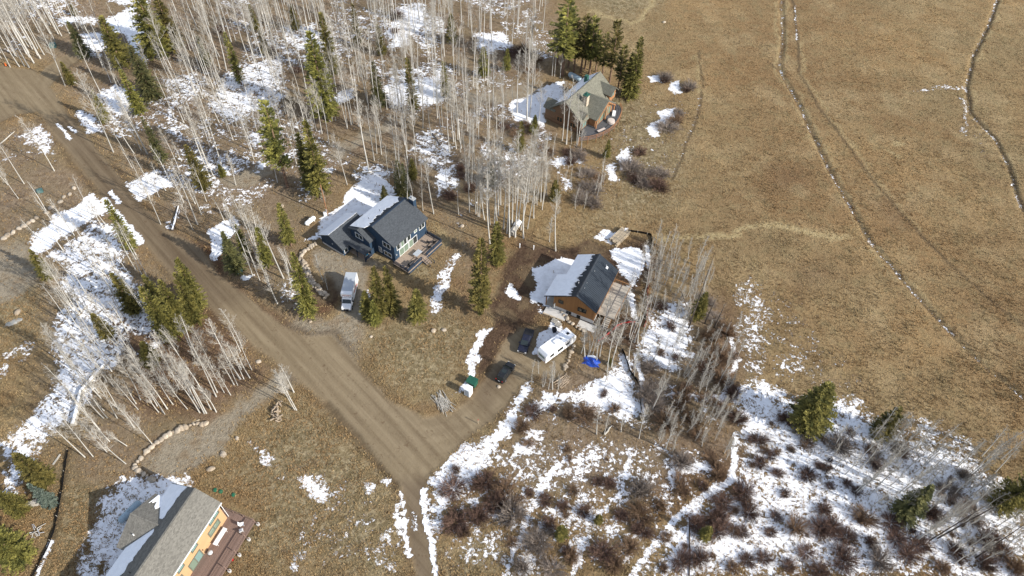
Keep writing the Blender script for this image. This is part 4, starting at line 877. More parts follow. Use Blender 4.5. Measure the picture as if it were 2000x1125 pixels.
# ================================================================== vehicles
def wheel(parent, x, y, r=.36, w=.24, z=None):
    z = r if z is None else z; s = -1 if y < 0 else 1
    ty = MB().tube([(x,y-w/2,z),(x,y-w/2+.03,z),(x,y+w/2-.03,z),(x,y+w/2,z)], [r*.9,r,r,r*.9], 16).build('wheel', MATS['tyre'], parent)
    MB().tube([(x,y+s*(w/2-.02),z),(x,y+s*(w/2+.012),z)], [r*.6,r*.55], 12).build('rim', MATS['rim'], ty)
def loft(secs):
    """closed loops of equal length, joined in order and capped"""
    mb = MB(); n = len(secs[0]); vs = [p for s in secs for p in s]; fs = [tuple(range(n-1, -1, -1)), tuple((len(secs)-1)*n+i for i in range(n))]
    for k in range(len(secs)-1):
        for i in range(n): fs.append((k*n+i, k*n+(i+1) % n, (k+1)*n+(i+1) % n, (k+1)*n+i))
    return mb.add(vs, fs)
def heading(a, b): return math.atan2(b[1]-a[1], b[0]-a[0])
def onground(p): return (p[0], p[1], gz1(p[0], p[1]))
def body_sections(prof, hw, tum):
    """prof: (x, z0, z1, width factor); rounded-box section"""
    S = []
    for x, z0, z1, wf in prof:
        w_ = hw*wf; t_ = w_*tum
        S.append([(x,-w_*.94,z0),(x,w_*.94,z0),(x,w_,z0+.12),(x,w_,z0+(z1-z0)*.6),(x,t_,z1-.04),(x,t_*.9,z1),(x,-t_*.9,z1),(x,-t_,z1-.04),(x,-w_,z0+(z1-z0)*.6),(x,-w_,z0+.12)])
    return S
def lights(parent, xf, xr, y, zf, zr):
    for s in (-1, 1):
        MB().box(xf-.06, xf+.015, s*y-.16, s*y+.16, zf-.08, zf+.08).build('headlight', MATS['lamp_glass'], parent)
        MB().box(xr-.015, xr+.06, s*y-.1, s*y+.1, zr-.14, zr+.14).build('tail_light', MATS['lamp_red'], parent)

def pane_quad(name, pts, parent, mat='glass'): return MB().add(pts, [tuple(range(len(pts)))]).build(name, MATS[mat], parent)
def suv():
    a, b = G(973, 747, .6), G(1001, 708, .6); c = (a+b)/2
    r = empty('suv', onground(c), heading(a, b)); tag(r, 'black SUV parked on the dirt driveway, nearest the road', 'car')
    P = MATS['car_black']
    MB().add(*_l(loft(body_sections([(-2.35,.45,.95,.86),(-2.2,.32,1.05,.95),(-1.2,.3,1.08,1),(1.0,.3,1.06,1),(1.9,.3,1.0,.97),(2.3,.35,.9,.88),(2.4,.45,.8,.8)], .95, .95)))).build('body', P, r, bevel=.02)
    MB().add(*_l(loft(body_sections([(-2.28,1.0,1.12,.86),(-1.95,1.0,1.68,.88),(-.6,1.0,1.76,.9),(.35,1.0,1.73,.88),(1.25,1.0,1.08,.86)], .92, .84)))).build('cabin', P, r, bevel=.02)
    pane_quad('windshield', [(.42,-.66,1.72),(.42,.66,1.72),(1.18,.72,1.14),(1.18,-.72,1.14)], r)
    for s in (-1, 1):
        for x0, x1 in ((-1.75, -.75), (-.65, .3)): pane_quad('side_window', [(x0,s*.845,1.18),(x1,s*.845,1.18),(x1-.05,s*.752,1.62),(x0+.05,s*.752,1.62)], r)
        MB().box(.7, .9, s*.95-.1, s*.95+.1, 1.1, 1.25).build('mirror', P, r)
        MB().tube([(-1.8,s*.6,1.8),(.1,s*.6,1.8)], .025, 5).build('roof_rail', MATS['plastic_black'], r)
    pane_quad('rear_window', [(-2.0,-.62,1.66),(-2.0,.62,1.66),(-2.26,.66,1.16),(-2.26,-.66,1.16)], r)
    MB().box(-.9, -.1, -.45, .45, 1.762, 1.775).build('sunroof', MATS['glass'], r)
    MB().box(2.36, 2.46, -.7, .7, .38, .6).build('bumper', MATS['plastic_black'], r); MB().box(-2.45, -2.34, -.75, .75, .4, .62).build('bumper', MATS['plastic_black'], r)
    MB().box(-2.39, -2.36, -.2, .2, .75, .88).build('number_plate', MATS['white_trim'], r)
    for x in (-1.45, 1.5):
        for y in (-.85, .85): wheel(r, x, y)
    lights(r, 2.36, -2.36, .68, .8, 1.0)
def _l(mb): return mb.v, mb.f
def pickup():
    a, b = G(1036, 641, .8), G(1018, 690, .8); c = (a+b)/2
    r = empty('pickup_truck', onground(c), heading(a, b)); tag(r, 'dark blue pickup truck with covered bed parked beside the white camper', 'truck')
    P = MATS['car_navy']
    MB().add(*_l(loft(body_sections([(-2.85,.6,1.05,.94),(-2.7,.5,1.12,.98),(-.7,.45,1.14,1),(1.3,.45,1.12,1),(2.2,.45,1.08,.98),(2.75,.5,1.0,.9),(2.85,.6,.9,.86)], .98, .97)))).build('body', P, r, bevel=.02)
    MB().add(*_l(loft(body_sections([(-.95,1.1,1.25,.9),(-.75,1.1,1.86,.9),(.6,1.1,1.9,.9),(1.5,1.1,1.2,.88)], .94, .84)))).build('cabin', P, r, bevel=.02)
    MB().box(-2.75, -1.0, -.84, .84, 1.13, 1.19).build('bed_cover', MATS['plastic_black'], r)
    pane_quad('windshield', [(.68,-.68,1.86),(.68,.68,1.86),(1.45,.74,1.26),(1.45,-.74,1.26)], r); pane_quad('rear_window', [(-.8,-.62,1.8),(-.8,.62,1.8),(-.96,.66,1.3),(-.96,-.66,1.3)], r)
    for s in (-1, 1):
        for x0, x1 in ((-.65, .05), (.12, .95)): pane_quad('side_window', [(x0,s*.86,1.28),(x1,s*.86,1.28),(min(x1, .62),s*.765,1.76),(x0+.03,s*.765,1.76)], r)
        MB().box(1.0, 1.2, s*1.02-.12, s*1.02+.12, 1.2, 1.4).build('mirror', P, r)
    MB().box(2.82, 2.95, -.9, .9, .5, .75).build('bumper', MATS['chrome'], r); MB().box(-2.98, -2.84, -.9, .9, .52, .72).build('bumper', MATS['chrome'], r)
    MB().box(2.84, 2.9, -.5, .5, .76, 1.0).build('grille', MATS['plastic_black'], r)
    for x in (-1.75, 1.85):
        for y in (-.86, .86): wheel(r, x, y, .4, .27)
    lights(r, 2.84, -2.84, .75, .86, .9)
def box_truck():
    a, b = G(686, 533, 3.4), G(677, 570, 3.4); hd = heading(a, b)
    c = G(681.5, 551, 3.4)                                # middle of the box roof
    d = np.array([math.cos(hd), math.sin(hd)]); o = c[:2]+d*1.0
    r = empty('box_truck', (o[0], o[1], gz1(*o)), hd); tag(r, 'white box truck with red lettering parked on the gravel drive', 'truck')
    W = MATS['paint_white']
    bx_ = MB().box(-3.7, 1.35, -1.15, 1.15, .95, 3.35).build('cargo_box', W, r); MB().box(-3.66, 1.31, -1.11, 1.11, 3.35, 3.39).build('box_roof', MATS['roof_grey'], bx_)
    MB().prism([(1.351, 2.3), (2.1, 2.45), (2.1, 3.3), (1.351, 3.35)], 'y', -1.15, 1.15).build('cab_attic', W, r)
    MB().add(*_l(loft([[(x,-w_,z0),(x,w_,z0),(x,w_*.98,z1),(x,-w_*.98,z1)] for x, z0, z1, w_ in ((1.4,.55,2.2,1.0),(2.3,.5,2.25,1.0),(2.45,.5,2.2,.99),(3.05,.5,1.45,.98),(4.0,.5,1.3,.95),(4.15,.55,1.1,.92))]))).build('cab', W, r, bevel=.03)
    pane_quad('windshield', [(2.51,-.86,2.14),(2.51,.86,2.14),(3.05,.9,1.5),(3.05,-.9,1.5)], r)
    for s in (-1, 1):
        pane_quad('side_window', [(1.75,s*1.012,1.55),(2.7,s*1.012,1.5),(2.4,s*1.012,2.05),(1.75,s*1.012,2.08)], r)
        MB().box(2.5, 2.62, s*1.25-.14, s*1.25+.14, 1.45, 1.9).build('mirror', MATS['plastic_black'], r)
        MB().prism([(-2.6, 1.5), (-1.6, 1.9), (.8, 2.3), (1.1, 2.1), (-.6, 1.7), (-2.2, 1.3)], 'y', s*1.152, s*1.158).build('side_stripe', MATS['red_print'], bx_)
    gl = [(.0, .10, 0), (.0, .10, 1), (.0, .12, 2), (.0, .1, 1), (.0, .12, 0), (.0, .1, 2), (0, .1, 1)]
    for k, (q, w_, t_) in enumerate(gl):                          # red block capitals, too small in the photo to read
        y = -.84+k*.26; m_ = MB()
        m_.box(2.102, 2.112, y, y+.05, 2.62, 2.98); m_.box(2.102, 2.112, y+.05, y+.18, 2.93 if t_ != 1 else 2.62, 2.98 if t_ != 1 else 2.67)
        if t_ != 2: m_.box(2.102, 2.112, y+.13, y+.18, 2.62, 2.93)
        m_.build('letter', MATS['red_print'], r)
    MB().box(4.12, 4.25, -.95, .95, .5, .72).build('bumper', MATS['plastic_black'], r); MB().box(4.05, 4.17, -.5, .5, .74, .98).build('grille', MATS['plastic_black'], r)
    MB().box(-3.6, 4.0, -.5, .5, .6, .94).build('chassis', MATS['plastic_black'], r); MB().box(-3.72, -3.70, -1.0, 1.0, 1.05, 3.2).build('rear_door', MATS['tin_door'], r)
    for x in (-2.4, 3.2):
        for y in (-.95, .95): wheel(r, x, y, .42, .3)
    for s in (-1, 1): MB().box(4.0, 4.18, s*.74-.16, s*.74+.16, .82, 1.0).build('headlight', MATS['lamp_glass'], r)
def camper():
    c = (G(1052.8, 679.2, 3.1)+G(1107, 639, 3.1)+G(1125, 652, 3.1)+G(1069, 694, 3.1))/4
    a, b = G(1060, 687, 3.1), G(1116, 646, 3.1)
    r = empty('camper_trailer', onground(c), heading(a, b)); tag(r, 'long white camper trailer parked beside the timber house', 'trailer')
    W = MATS['paint_white']
    MB().prism([(-4.1, .6), (3.7, .6), (4.1, 1.2), (4.1, 2.2), (3.6, 3.05), (-3.6, 3.05), (-4.1, 2.5)], 'y', -1.22, 1.22).build('body', W, r, bevel=.05)
    MB().box(-3.5, 3.5, -1.16, 1.16, 3.052, 3.09).build('roof_snow', MATS['snow'], r)
    MB().box(-.9, .2, -.45, .45, 3.09, 3.4).build('air_conditioner', MATS['patio_white'], r, bevel=.05)
    MB().box(2.5, 3.0, -.3, .2, 3.09, 3.2).build('roof_vent', MATS['plastic_black'], r); MB().box(.7, 1.05, -.2, .15, 3.09, 3.2).build('roof_vent', MATS['grey_box'], r); MB().tube([(-2.6,.5,3.08),(-2.6,.5,3.4)], .06, 6).build('roof_pipe', MATS['galv'], r)
    for x0, x1, z0, z1 in ((-2.9, -2.0, 1.6, 2.2), (-.9, .4, 1.55, 2.2), (1.3, 2.1, 1.7, 2.2)):
        window(r, (0, -1.22), (1, 0), (0, -1), x0, x1, z0, z1, 1, frame='plastic_black', fw=.05); window(r, (0, 1.22), (1, 0), (0, 1), x0, x1, z0, z1, 1, frame='plastic_black', fw=.05)
    MB().box(2.5, 3.15, -1.235, -1.222, .75, 2.6).build('door', MATS['patio_white'], r)
    MB().box(-4.112, -4.102, -.8, .8, 1.55, 2.2).build('rear_window', MATS['glass_teal'], r)
    for k in range(5): MB().box(-4.112, -4.101, -.9+k*.4, -.7+k*.4, 1.1, 1.14).build('decal', MATS['roof_grey'], r)
    MB().tube([(3.9,.5,.55),(5.2,0,.5)], .06, 6).tube([(3.9,-.5,.55),(5.2,0,.5)], .06, 6).build('hitch_frame', MATS['plastic_black'], r); MB().tube([(5.0,0,.5),(5.0,0,-.05)], .05, 6).build('jack', MATS['galv'], r)
    MB().box(-3.8, 3.6, -.9, .9, .45, .59).build('chassis', MATS['plastic_black'], r)
    for x in (-.9, .0):
        for y in (-1.05, 1.05): wheel(r, x, y, .34, .22)
    for s in (-1, 1): MB().box(-4.13, -4.1, s*.95-.08, s*.95+.08, .8, 1.1).build('tail_light', MATS['lamp_red'], r)
suv(); pickup(); box_truck(); camper()

# ================================================================== small built things
def tank(px, py, rz, L_, rad, mat, label):
    p = G(px, py, .6); r = empty('propane_tank', onground(p), rz); tag(r, label, 'tank')
    s = [(-L_/2,rad*.25),(-L_/2+rad*.25,rad*.72),(-L_/2+rad*.8,rad),(L_/2-rad*.8,rad),(L_/2-rad*.25,rad*.72),(L_/2,rad*.25)]
    MB().tube([(x,0,rad+.22) for x, _ in s], [q for _, q in s], 16).build('vessel', MATS[mat], r, smooth=True)
    MB().tube([(0,0,2*rad+.18),(0,0,2*rad+.4)], [.2,.18], 10).build('valve_dome', MATS[mat], r)
    for x in (-L_*.3, L_*.3): MB().box(x-.12, x+.12, -rad*.7, rad*.7, -.1, .35).build('saddle', MATS['concrete'], r)
    return r
tank(606, 432, R(58), 3.0, .52, 'tank_white', 'white propane tank on the grass left of the navy house')
tank(254, 1000, R(60), 4.2, .6, 'tank_blue', 'blue-grey propane tank half hidden behind the tan house garage')
tank(1123, 153, R(-40), 4.6, .75, 'tank_blue', 'large pale blue tank behind the log lodge')

def pole():
    p = G(640, 420); r = empty('utility_pole', onground(p), 0); tag(r, 'plain reddish brown wooden utility pole behind the navy house', 'pole')
    MB().tube([(0,0,-.4),(0,0,4.5),(0,0,9.2)], [.17,.15,.12], 10).build('shaft', MATS['pole_wood'], r)
    MB().box(-.1, .1, -.28, -.16, 1.2, 2.0).build('conduit_box', MATS['grey_box'], r); MB().tube([(0,-.2,1.2),(0,-.2,-.2)], .04, 6).build('conduit', MATS['grey_box'], r)
pole()
def cabinet(px, py, rz, sx, sy, sz, mat, name, label, cat, lid=None):
    p = G(px, py); r = empty(name, onground(p), rz); tag(r, label, cat)
    MB().box(-sx/2, sx/2, -sy/2, sy/2, -.1, sz).build('body', MATS[mat], r, bevel=.03)
    MB().prism([(-sx/2-.04, sz+.002), (sx/2+.04, sz+.002), (sx/2+.04, sz+.06), (0, sz+.14), (-sx/2-.04, sz+.06)], 'y', -sy/2-.04, sy/2+.04).build('lid', MATS[lid or mat], r)
    MB().box(sx*.1, sx*.14, -sy/2-.03, -sy/2, sz*.4, sz*.6).build('handle', MATS['galv'], r)
    return r
cabinet(636, 421, .3, .7, .6, .9, 'patio_white', 'meter_pedestal', 'small white meter pedestal at the foot of the utility pole', 'box')
cabinet(467, 531, R(-40), 1.3, 1.2, 1.0, 'teal_box', 'transformer_box', 'green transformer box beside the road under the leaning aspen', 'box')
cabinet(105, 92, R(20), 1.6, 1.4, 1.0, 'teal_box', 'transformer_box', 'dark teal utility box in shade near the far road junction', 'box')
cabinet(80, 376, R(30), 1.2, .8, .7, 'teal_box', 'utility_box', 'small teal utility box on the brown slope left of the road', 'box')
# portable toilet and green bin by the drive
def toilet():
    p = G(915, 769); r = empty('portable_toilet', onground(p), R(62)); tag(r, 'white portable toilet standing beside the green bin at the drive entrance', 'toilet')
    MB().box(-.6, .6, -.6, .6, -.1, 2.1).build('cabin', MATS['patio_white'], r, bevel=.04); MB().prism([(-.64, 2.1), (.64, 2.1), (.5, 2.3), (0, 2.36), (-.5, 2.3)], 'y', -.64, .64).build('roof', MATS['snow'], r)
    MB().box(-.625, -.602, -.42, .42, .05, 1.95).build('door', MATS['tin_door'], r); MB().tube([(.4,.4,2.2),(.4,.4,2.6)], .06, 8).build('vent_pipe', MATS['grey_box'], r)
toilet()
def bin_():
    p = G(922, 750); r = empty('rubbish_bin', onground(p), R(62)); tag(r, 'dark green rubbish bin next to the white portable toilet', 'bin')
    MB().prism([(-.6, 0), (.6, 0), (.75, 1.25), (-.75, 1.25)], 'y', -.9, .9).build('body', MATS['bin_green'], r); MB().prism([(-.8, 1.26), (.8, 1.32), (.8, 1.4), (-.8, 1.34)], 'y', -.95, .95).build('lid', MATS['bin_green'], r)
    for y in (-.7, .7): MB().tube([(.55,y-.05,.05),(.55,y+.05,.05)], .09, 8).build('wheel', MATS['tyre'], r)
bin_()
def pallet_shed():   # grey covered stack among the aspens above the timber house
    a, b = G(998, 460), G(1014, 437); c = (a+b)/2; r = empty('covered_stack', onground(c), heading(a, b)); tag(r, 'long grey tarp-covered stack among the white aspens above the timber house', 'stack')
    MB().prism([(-.6, 0), (.6, 0), (.55, .9), (0, 1.15), (-.55, .9)], 'x', -2.2, 1.2).build('stack', MATS['greywood'], r); MB().prism([(-.66, .55), (.66, .55), (.62, 1.0), (0, 1.26), (-.62, 1.0)], 'x', .2, 2.0).build('tarp', MATS['patio_white'], r)
pallet_shed()
def pipe(px, py, label):
    p = G(px, py); r = empty('vent_pipe', onground(p), 0); tag(r, label, 'pipe', 'septic vent pipes in the yard')
    MB().tube([(0,0,-.2),(0,0,1.1)], .11, 8).build('riser', MATS['patio_white'], r); MB().tube([(0,0,1.1),(0,0,1.2)], [.15,.13], 8).build('cap', MATS['patio_white'], r)
pipe(1015, 484, 'white vent pipe in the bare yard, the one nearer the covered stack'); pipe(1042, 488, 'white vent pipe in the bare yard, the one nearer the timber house')

# timber stacks
def rows(name, label, cat, px, a0, n, ln, rad, mat, part, jit=.1, spread=0, layers=1, flat=False, group=None):
    c = G(*px); r = empty(name, onground(c), a0); tag(r, label, cat, group); rd = random.Random(name+label)
    per = n//layers
    for k in range(n):
        ly, i = divmod(k, per); w_ = 2.1*rad; y = (i-per/2)*w_+rd.uniform(-jit, jit)*.3+ly*rad*.5; an = rd.uniform(-spread, spread); L_ = ln*rd.uniform(.8, 1.1); x = rd.uniform(-jit, jit)*2
        z = rad*.9+ly*rad*1.8; dx, dy = math.cos(an)*L_/2, math.sin(an)*L_/2
        if flat: MB().box(x-L_/2, x+L_/2, y-rad*.95, y+rad*.95, z-rad*.5, z+rad*.5).build(part, MATS[mat], r)
        else: MB().tube([(x-dx,y-dy,z+rd.uniform(-.03,.05)),(x+dx,y+dy,z+rd.uniform(-.03,.12))], [rad*rd.uniform(.8,1.1),rad*rd.uniform(.6,.9)], 6).build(part, MATS[mat], r)
    return r
lr_ = rows('lumber_stack', 'stack of pale sawn lumber on snow above the timber house', 'lumber', (1209, 465), R(52), 21, 5.0, .15, 'lumber', 'plank', .15, 0, 3, True)
rows('pole_pile', 'fan of thin grey poles piled beside the drive entrance', 'wood pile', (866, 787), R(-55), 34, 3.6, .06, 'greywood', 'pole', .5, .45, 2)
rows('firewood_pile', 'heap of split firewood near the tan house driveway', 'wood pile', (541, 806), R(20), 36, .7, .15, 'cutwood', 'log', .5, 1.5, 3)
rows('branch_pile', 'heap of straw-coloured brush at the corner of the parking pad', 'wood pile', (1098, 745), R(60), 24, 2.6, .07, 'cutwood', 'branch', .4, .7, 2)
rows('board_stack', 'short stack of weathered boards left of the tan house lot', 'lumber', (64, 985), R(20), 9, 3.2, .13, 'greywood', 'plank', .2, .1, 3, True)
def debris(px, label):
    c = G(*px); r = empty('debris_heap', onground(c), 0); tag(r, label, 'debris'); rd = random.Random(5)
    for k in range(14):
        a = rd.uniform(0, 6.28); q = rd.uniform(0, .8); MB().tube([(math.cos(a)*q,math.sin(a)*q,rd.uniform(.05,.3)),(math.cos(a)*q+rd.uniform(-1,1),math.sin(a)*q+rd.uniform(-1,1),rd.uniform(.05,.5))], .07, 5).build('scrap', MATS['galv' if k % 2 else 'greywood'], r)
debris((68, 1040), 'heap of grey scrap and branches in the lower left yard')
def plank(px1, px2, w_, mat, name, label, cat, th=.08, z=.05, group=None):
    a, b = G(*px1), G(*px2); c = (a+b)/2; L_ = np.linalg.norm(a-b); z0 = gz1(c[0], c[1])
    o = MB().box(-L_/2, L_/2, -w_/2, w_/2, 0, th).build(name, MATS[mat]); o.location = (c[0], c[1], z0+z); o.rotation_euler = (0, 0, heading(a, b)); return tag(o, label, cat, group)
plank((44, 1068), (62, 1082), .6, 'lumber', 'wooden_board', 'orange wooden board lying in the lower left yard', 'board')
plank((374, 827), (390, 820), .25, 'lumber', 'wooden_board', 'reddish plank lying behind the boulder row of the tan house drive', 'board')
plank((104, 908), (118, 888), .3, 'greywood', 'weathered_board', 'grey weathered board lying near the dark trench at lower left', 'board')
def log(p1, p2, r0, r1, mat, label, snow=False, name='fallen_log', cat='log', group=None):
    a, b = G(*p1), G(*p2); c = (a+b)/2; v = (b-a)/2; z0 = gz1(c[0], c[1])
    o = empty(name, (c[0], c[1], z0), 0); tag(o, label, cat, group)
    pts = [Vector((-v[0], -v[1], r0*.8)), Vector((-v[0]*.3+.1, -v[1]*.3, r0*.9)), Vector((v[0]*.3, v[1]*.3+.12, r1)), Vector((v[0], v[1], r1*.9))]
    MB().tube(pts, [r0, r0*.9, (r0+r1)/2, r1], 8).build('trunk', MATS[mat], o)
    if snow: MB().tube([p+Vector((0, 0, r0*.55)) for p in pts], [r0*.7, r0*.7, r0*.6, r1*.6], 6).build('snow_cap', MATS['snow'], o)
log((338, 452), (350, 405), .3, .2, 'deadwood', 'dark fallen log with a snowy edge on the rust-coloured road verge', True)
log((708, 337), (742, 334), .25, .2, 'greywood', 'grey fallen log in the snow above the navy house', True)
log((845, 262), (860, 285), .22, .14, 'deadwood', 'dark fallen trunk slanting across the snow in the upper woods')
log((145, 832), (160, 765), .5, .4, 'greywood', 'snow-covered fallen trunk between the aspens at lower left', True)
log((162, 765), (205, 715), .45, .3, 'greywood', 'long snowy windfall trunk running up towards the pines at left', True)
log((238, 655), (248, 640), .2, .16, 'deadwood', 'short dark log lying on the snow below the left pines')
log((1346, 1125), (1347, 1010), .13, .11, 'deadwood', 'straight dark log lying through the willows at the bottom edge', False)
log((1180, 850), (1195, 832), .18, .1, 'greywood', 'pale fallen branch beside the clump of young aspens', False)
log((0, 284), (30, 258), .16, .1, 'greywood', 'pale fallen trunk on the slope at the far left edge')

simple('stone_grey', (.30, .30, .28), .9, .3, 1.5, bumpd=.05)
# boulders -----------------------------------------------------------------
BOULD = []
for k in range(5):
    bm = bmesh.new(); bmesh.ops.create_icosphere(bm, subdivisions=2, radius=.5); rd = random.Random(k)
    for v in bm.verts:
        q = v.co*2.4; v.co *= .82+.36*(float(fbm(np.array([q.x+k*9]), np.array([q.y+q.z*1.7]), 31+k, 3)[0])+.5)
        v.co.z *= .78; v.co.x *= 1.25
    me = bpy.data.meshes.new('boulder'); bm.to_mesh(me); bm.free(); me.materials.append(MATS['rock' if k % 2 else 'rock_pale']); BOULD.append(me)
def stone(p, size, parent=None, name='boulder', z=None):
    o = link(name, random.choice(BOULD), parent); s_ = size*random.uniform(.85, 1.15)
    o.scale = (s_, s_*random.uniform(.8, 1.1), s_*random.uniform(.8, 1.05)); o.rotation_euler = (random.uniform(-.2, .2), random.uniform(-.2, .2), random.uniform(0, 6.28)); o.location = p; return o
def stone_wall(path, n, size, label, rows_=1, name='stone_edging'):
    V = GA(path); L_ = np.r_[0, np.cumsum(np.linalg.norm(np.diff(V, axis=0), axis=1))]; c = V.mean(0); r = empty(name, (c[0], c[1], gz1(*c)), 0); tag(r, label, 'stones')
    for q in range(rows_):
        for k in range(n):
            t = (k+.5*(q % 2))/max(n-1, 1)*L_[-1]; x = np.interp(t, L_, V[:, 0]); y = np.interp(t, L_, V[:, 1])
            tx = np.interp(min(t+.5, L_[-1]), L_, V[:, 0])-np.interp(max(t-.5, 0), L_, V[:, 0]); ty = np.interp(min(t+.5, L_[-1]), L_, V[:, 1])-np.interp(max(t-.5, 0), L_, V[:, 1]); nl = math.hypot(tx, ty) or 1
            x += -ty/nl*q*size*.75; y += tx/nl*q*size*.75
            stone((x-c[0]+random.uniform(-.12, .12), y-c[1]+random.uniform(-.12, .12), size*(.2+.32*q)), size*random.uniform(.6, 1.3), r)
stone_wall([(300,938),(272,922),(262,912),(272,900),(286,884),(298,872),(312,862),(328,850),(345,842),(365,833),(385,829),(403,828)], 27, .85, 'curved row of tan boulders edging the tan house driveway')
stone_wall([(617,476),(602,486),(590,492),(585,503),(588,515),(596,524),(600,540),(610,556),(622,568),(636,582)], 28, .75, 'low double bank of pale boulders curving left of the navy house', 2)
stone_wall([(1097,612),(1112,630),(1128,641),(1140,648)], 8, .8, 'short boulder edging below the timber house gable')
stone_wall([(1120,676),(1115,690),(1108,708),(1103,722)], 9, .7, 'line of pale stones edging the camper pad')
ORD = 'first second third fourth fifth sixth seventh eighth ninth tenth eleventh twelfth thirteenth fourteenth'.split()
for px, s_, lb in (((8,466),1.2,'pale boulder nearest the left edge in the row along the left drive'), ((15,460),1.3,None), ((26,455),1.2,None), ((38,447),1.2,None), ((47,442),1.1,None), ((56,436),1.0,None), ((64,432),1.0,None), ((72,426),1.0,None), ((92,416),1.0,None), ((100,407),1.1,None), ((118,395),1.1,None), ((125,385),1.1,None), ((137,380),1.0,None), ((145,368),1.0,None)):
    p = G(*px); o = stone(onground(p), s_); nb_ = globals().get('nb_', -1)+1
    tag(o, lb or ORD[nb_]+' boulder from the left in the row along the far left drive', 'boulder', 'boulders along the left drive')
for px, s_, lb in (((463,856),.9,'small pale boulder at the upper end of the tan house drive'), ((436,887),1.15,'pale boulder with dark shadow beside the tan house drive'), ((411,916),1.45,'largest pale boulder beside the tan house drive, nearest the house'),
                   ((847,646),.95,'pale boulder below the single small pine in the lower meadow'), ((867,645),.8,'smaller boulder just right of the pale one in the lower meadow'), ((606,628),.7,'small stone on the verge beside the gravel drive entrance'),
                   ((725,657),.7,'small brown stone in the grass below the gravel drive'), ((1297,44),1.0,'lone pale rock in the far meadow'), ((35,610),1.3,'pale boulder above the flat grey rock at left'),
                   ((548,403),1.5,'tan rock in the grass left of the utility pole'), ((505,706),.9,'grey stone near the aspens beside the road bend'), ((902,442),1.0,'pale stone in the shade right of the navy house')):
    p = G(*px); o = stone(onground(p), s_); tag(o, lb, 'boulder')
o = stone(onground(G(27, 629)), 2.6); o.scale = (2.9, 1.5, .6); o.rotation_euler = (0, 0, R(35)); o.data = BOULD[1].copy(); o.data.materials[0] = MATS['stone_grey']; tag(o, 'flat grey slab rock on the slope at left', 'boulder')
# bits on the meadow below the tan house deck
for px, mat, lb in (((420,957),'plastic_green','small green plastic lid left of the other two near the tan house'), ((431,960),'plastic_green','middle green plastic lid in the grass near the tan house'), ((456,966),'plastic_green','green plastic lid nearest the deck corner'), ((812,568),'plastic_blue','blue plastic lid in the grass below the navy house')):
    p = G(*px); o = MB().tube([(0,0,-.05),(0,0,.14),(0,0,.2)], [.38,.36,.2], 12).build('septic_lid', MATS[mat]); o.location = onground(p); tag(o, lb, 'lid')
p = G(450, 1093); r_ = empty('red_toy', onground(p), .4); tag(r_, 'small red plastic toy beside the brown deck', 'toy')
MB().tube([(-.35,0,.3),(.35,0,.3)], .28, 10).build('body', MATS['red_plastic'], r_)
for s_ in (-1, 1): MB().tube([(s_*.3,-.3,.16),(s_*.3,.3,.16)], .16, 10).build('wheel', MATS['red_plastic'], r_)
p = G(12, 128); r_ = empty('traffic_marker', onground(p), 0); tag(r_, 'orange marker beside the junction at far left', 'marker'); simple('orange', (.6, .12, .02), .6)
MB().tube([(0,0,0),(0,0,.9)], [.35,.06], 8).build('cone', MATS['orange'], r_); MB().box(-.4, .4, -.4, .4, -.02, .06).build('base', MATS['plastic_black'], r_)

# blue tarp
def tarp():
    c = G(1155, 707); r = empty('tarp_pile', onground(c), R(-15)); tag(r, 'bright blue tarp draped over a heap among the young aspens', 'tarp')
    n = 14; vs = []; fs = []
    for j in range(n):
        for i in range(n):
            u = (i/(n-1)-.5)*2; v = (j/(n-1)-.5)*2; rr = max(abs(u), abs(v))
            x = u*1.55*(1+.12*math.sin(v*5)); y = v*1.1*(1+.15*math.sin(u*4+1)); z = .06+.62*(1-rr**2)*(.7+.3*math.sin(u*6+v*3))+.10*math.sin(u*9+v*7)*(1-rr)
            vs.append((x, y, max(.03, z)))
    for j in range(n-1):
        for i in range(n-1): fs.append((j*n+i, j*n+i+1, (j+1)*n+i+1, (j+1)*n+i))
    MB().add(vs, fs).build('sheet', MATS['tarp_blue'], r); MB().tube([(-1.0,.9,.25),(.1,.95,.42),(1.0,.8,.3)], [.2,.3,.2], 6).build('snow_clump', MATS['snow'], r)
tarp()
# fences: strips of cloth standing on stakes
def strip_fence(path, h, mat, name, label, stake, cat='fence', sag=.08, step=2.2):
    V = GA(path); c = V.mean(0); r = empty(name, (c[0], c[1], 0), 0); tag(r, label, cat)
    L_ = np.r_[0, np.cumsum(np.linalg.norm(np.diff(V, axis=0), axis=1))]; n = int(L_[-1]/.5)+1; t = np.linspace(0, L_[-1], n); X = np.interp(t, L_, V[:, 0]); Y = np.interp(t, L_, V[:, 1]); Z = gz(X, Y); mb = MB()
    hh = [h*(1-sag*abs(math.sin(k*.55))) for k in range(n)]
    ox = .03
    vs = []
    for k in range(n): vs += [(X[k]-c[0], Y[k]-c[1], Z[k]-.05), (X[k]-c[0]+.08*math.sin(k), Y[k]-c[1], Z[k]+hh[k]), (X[k]-c[0]+.08*math.sin(k)+ox, Y[k]-c[1]+ox, Z[k]+hh[k]), (X[k]-c[0]+ox, Y[k]-c[1]+ox, Z[k]-.05)]
    fs = []
    for k in range(n-1):
        a = 4*k; fs += [(a, a+4, a+5, a+1), (a+1, a+5, a+6, a+2), (a+2, a+6, a+7, a+3)]
    mb.add(vs, fs).build('cloth', MATS[mat], r)
    for q in np.arange(0, L_[-1], step):
        x = float(np.interp(q, L_, V[:, 0])); y = float(np.interp(q, L_, V[:, 1])); z = gz1(x, y); MB().box(x-c[0]-.03, x-c[0]+.03, y-c[1]-.06, y-c[1], z-.1, z+h+.15).build('stake', MATS[stake], r)
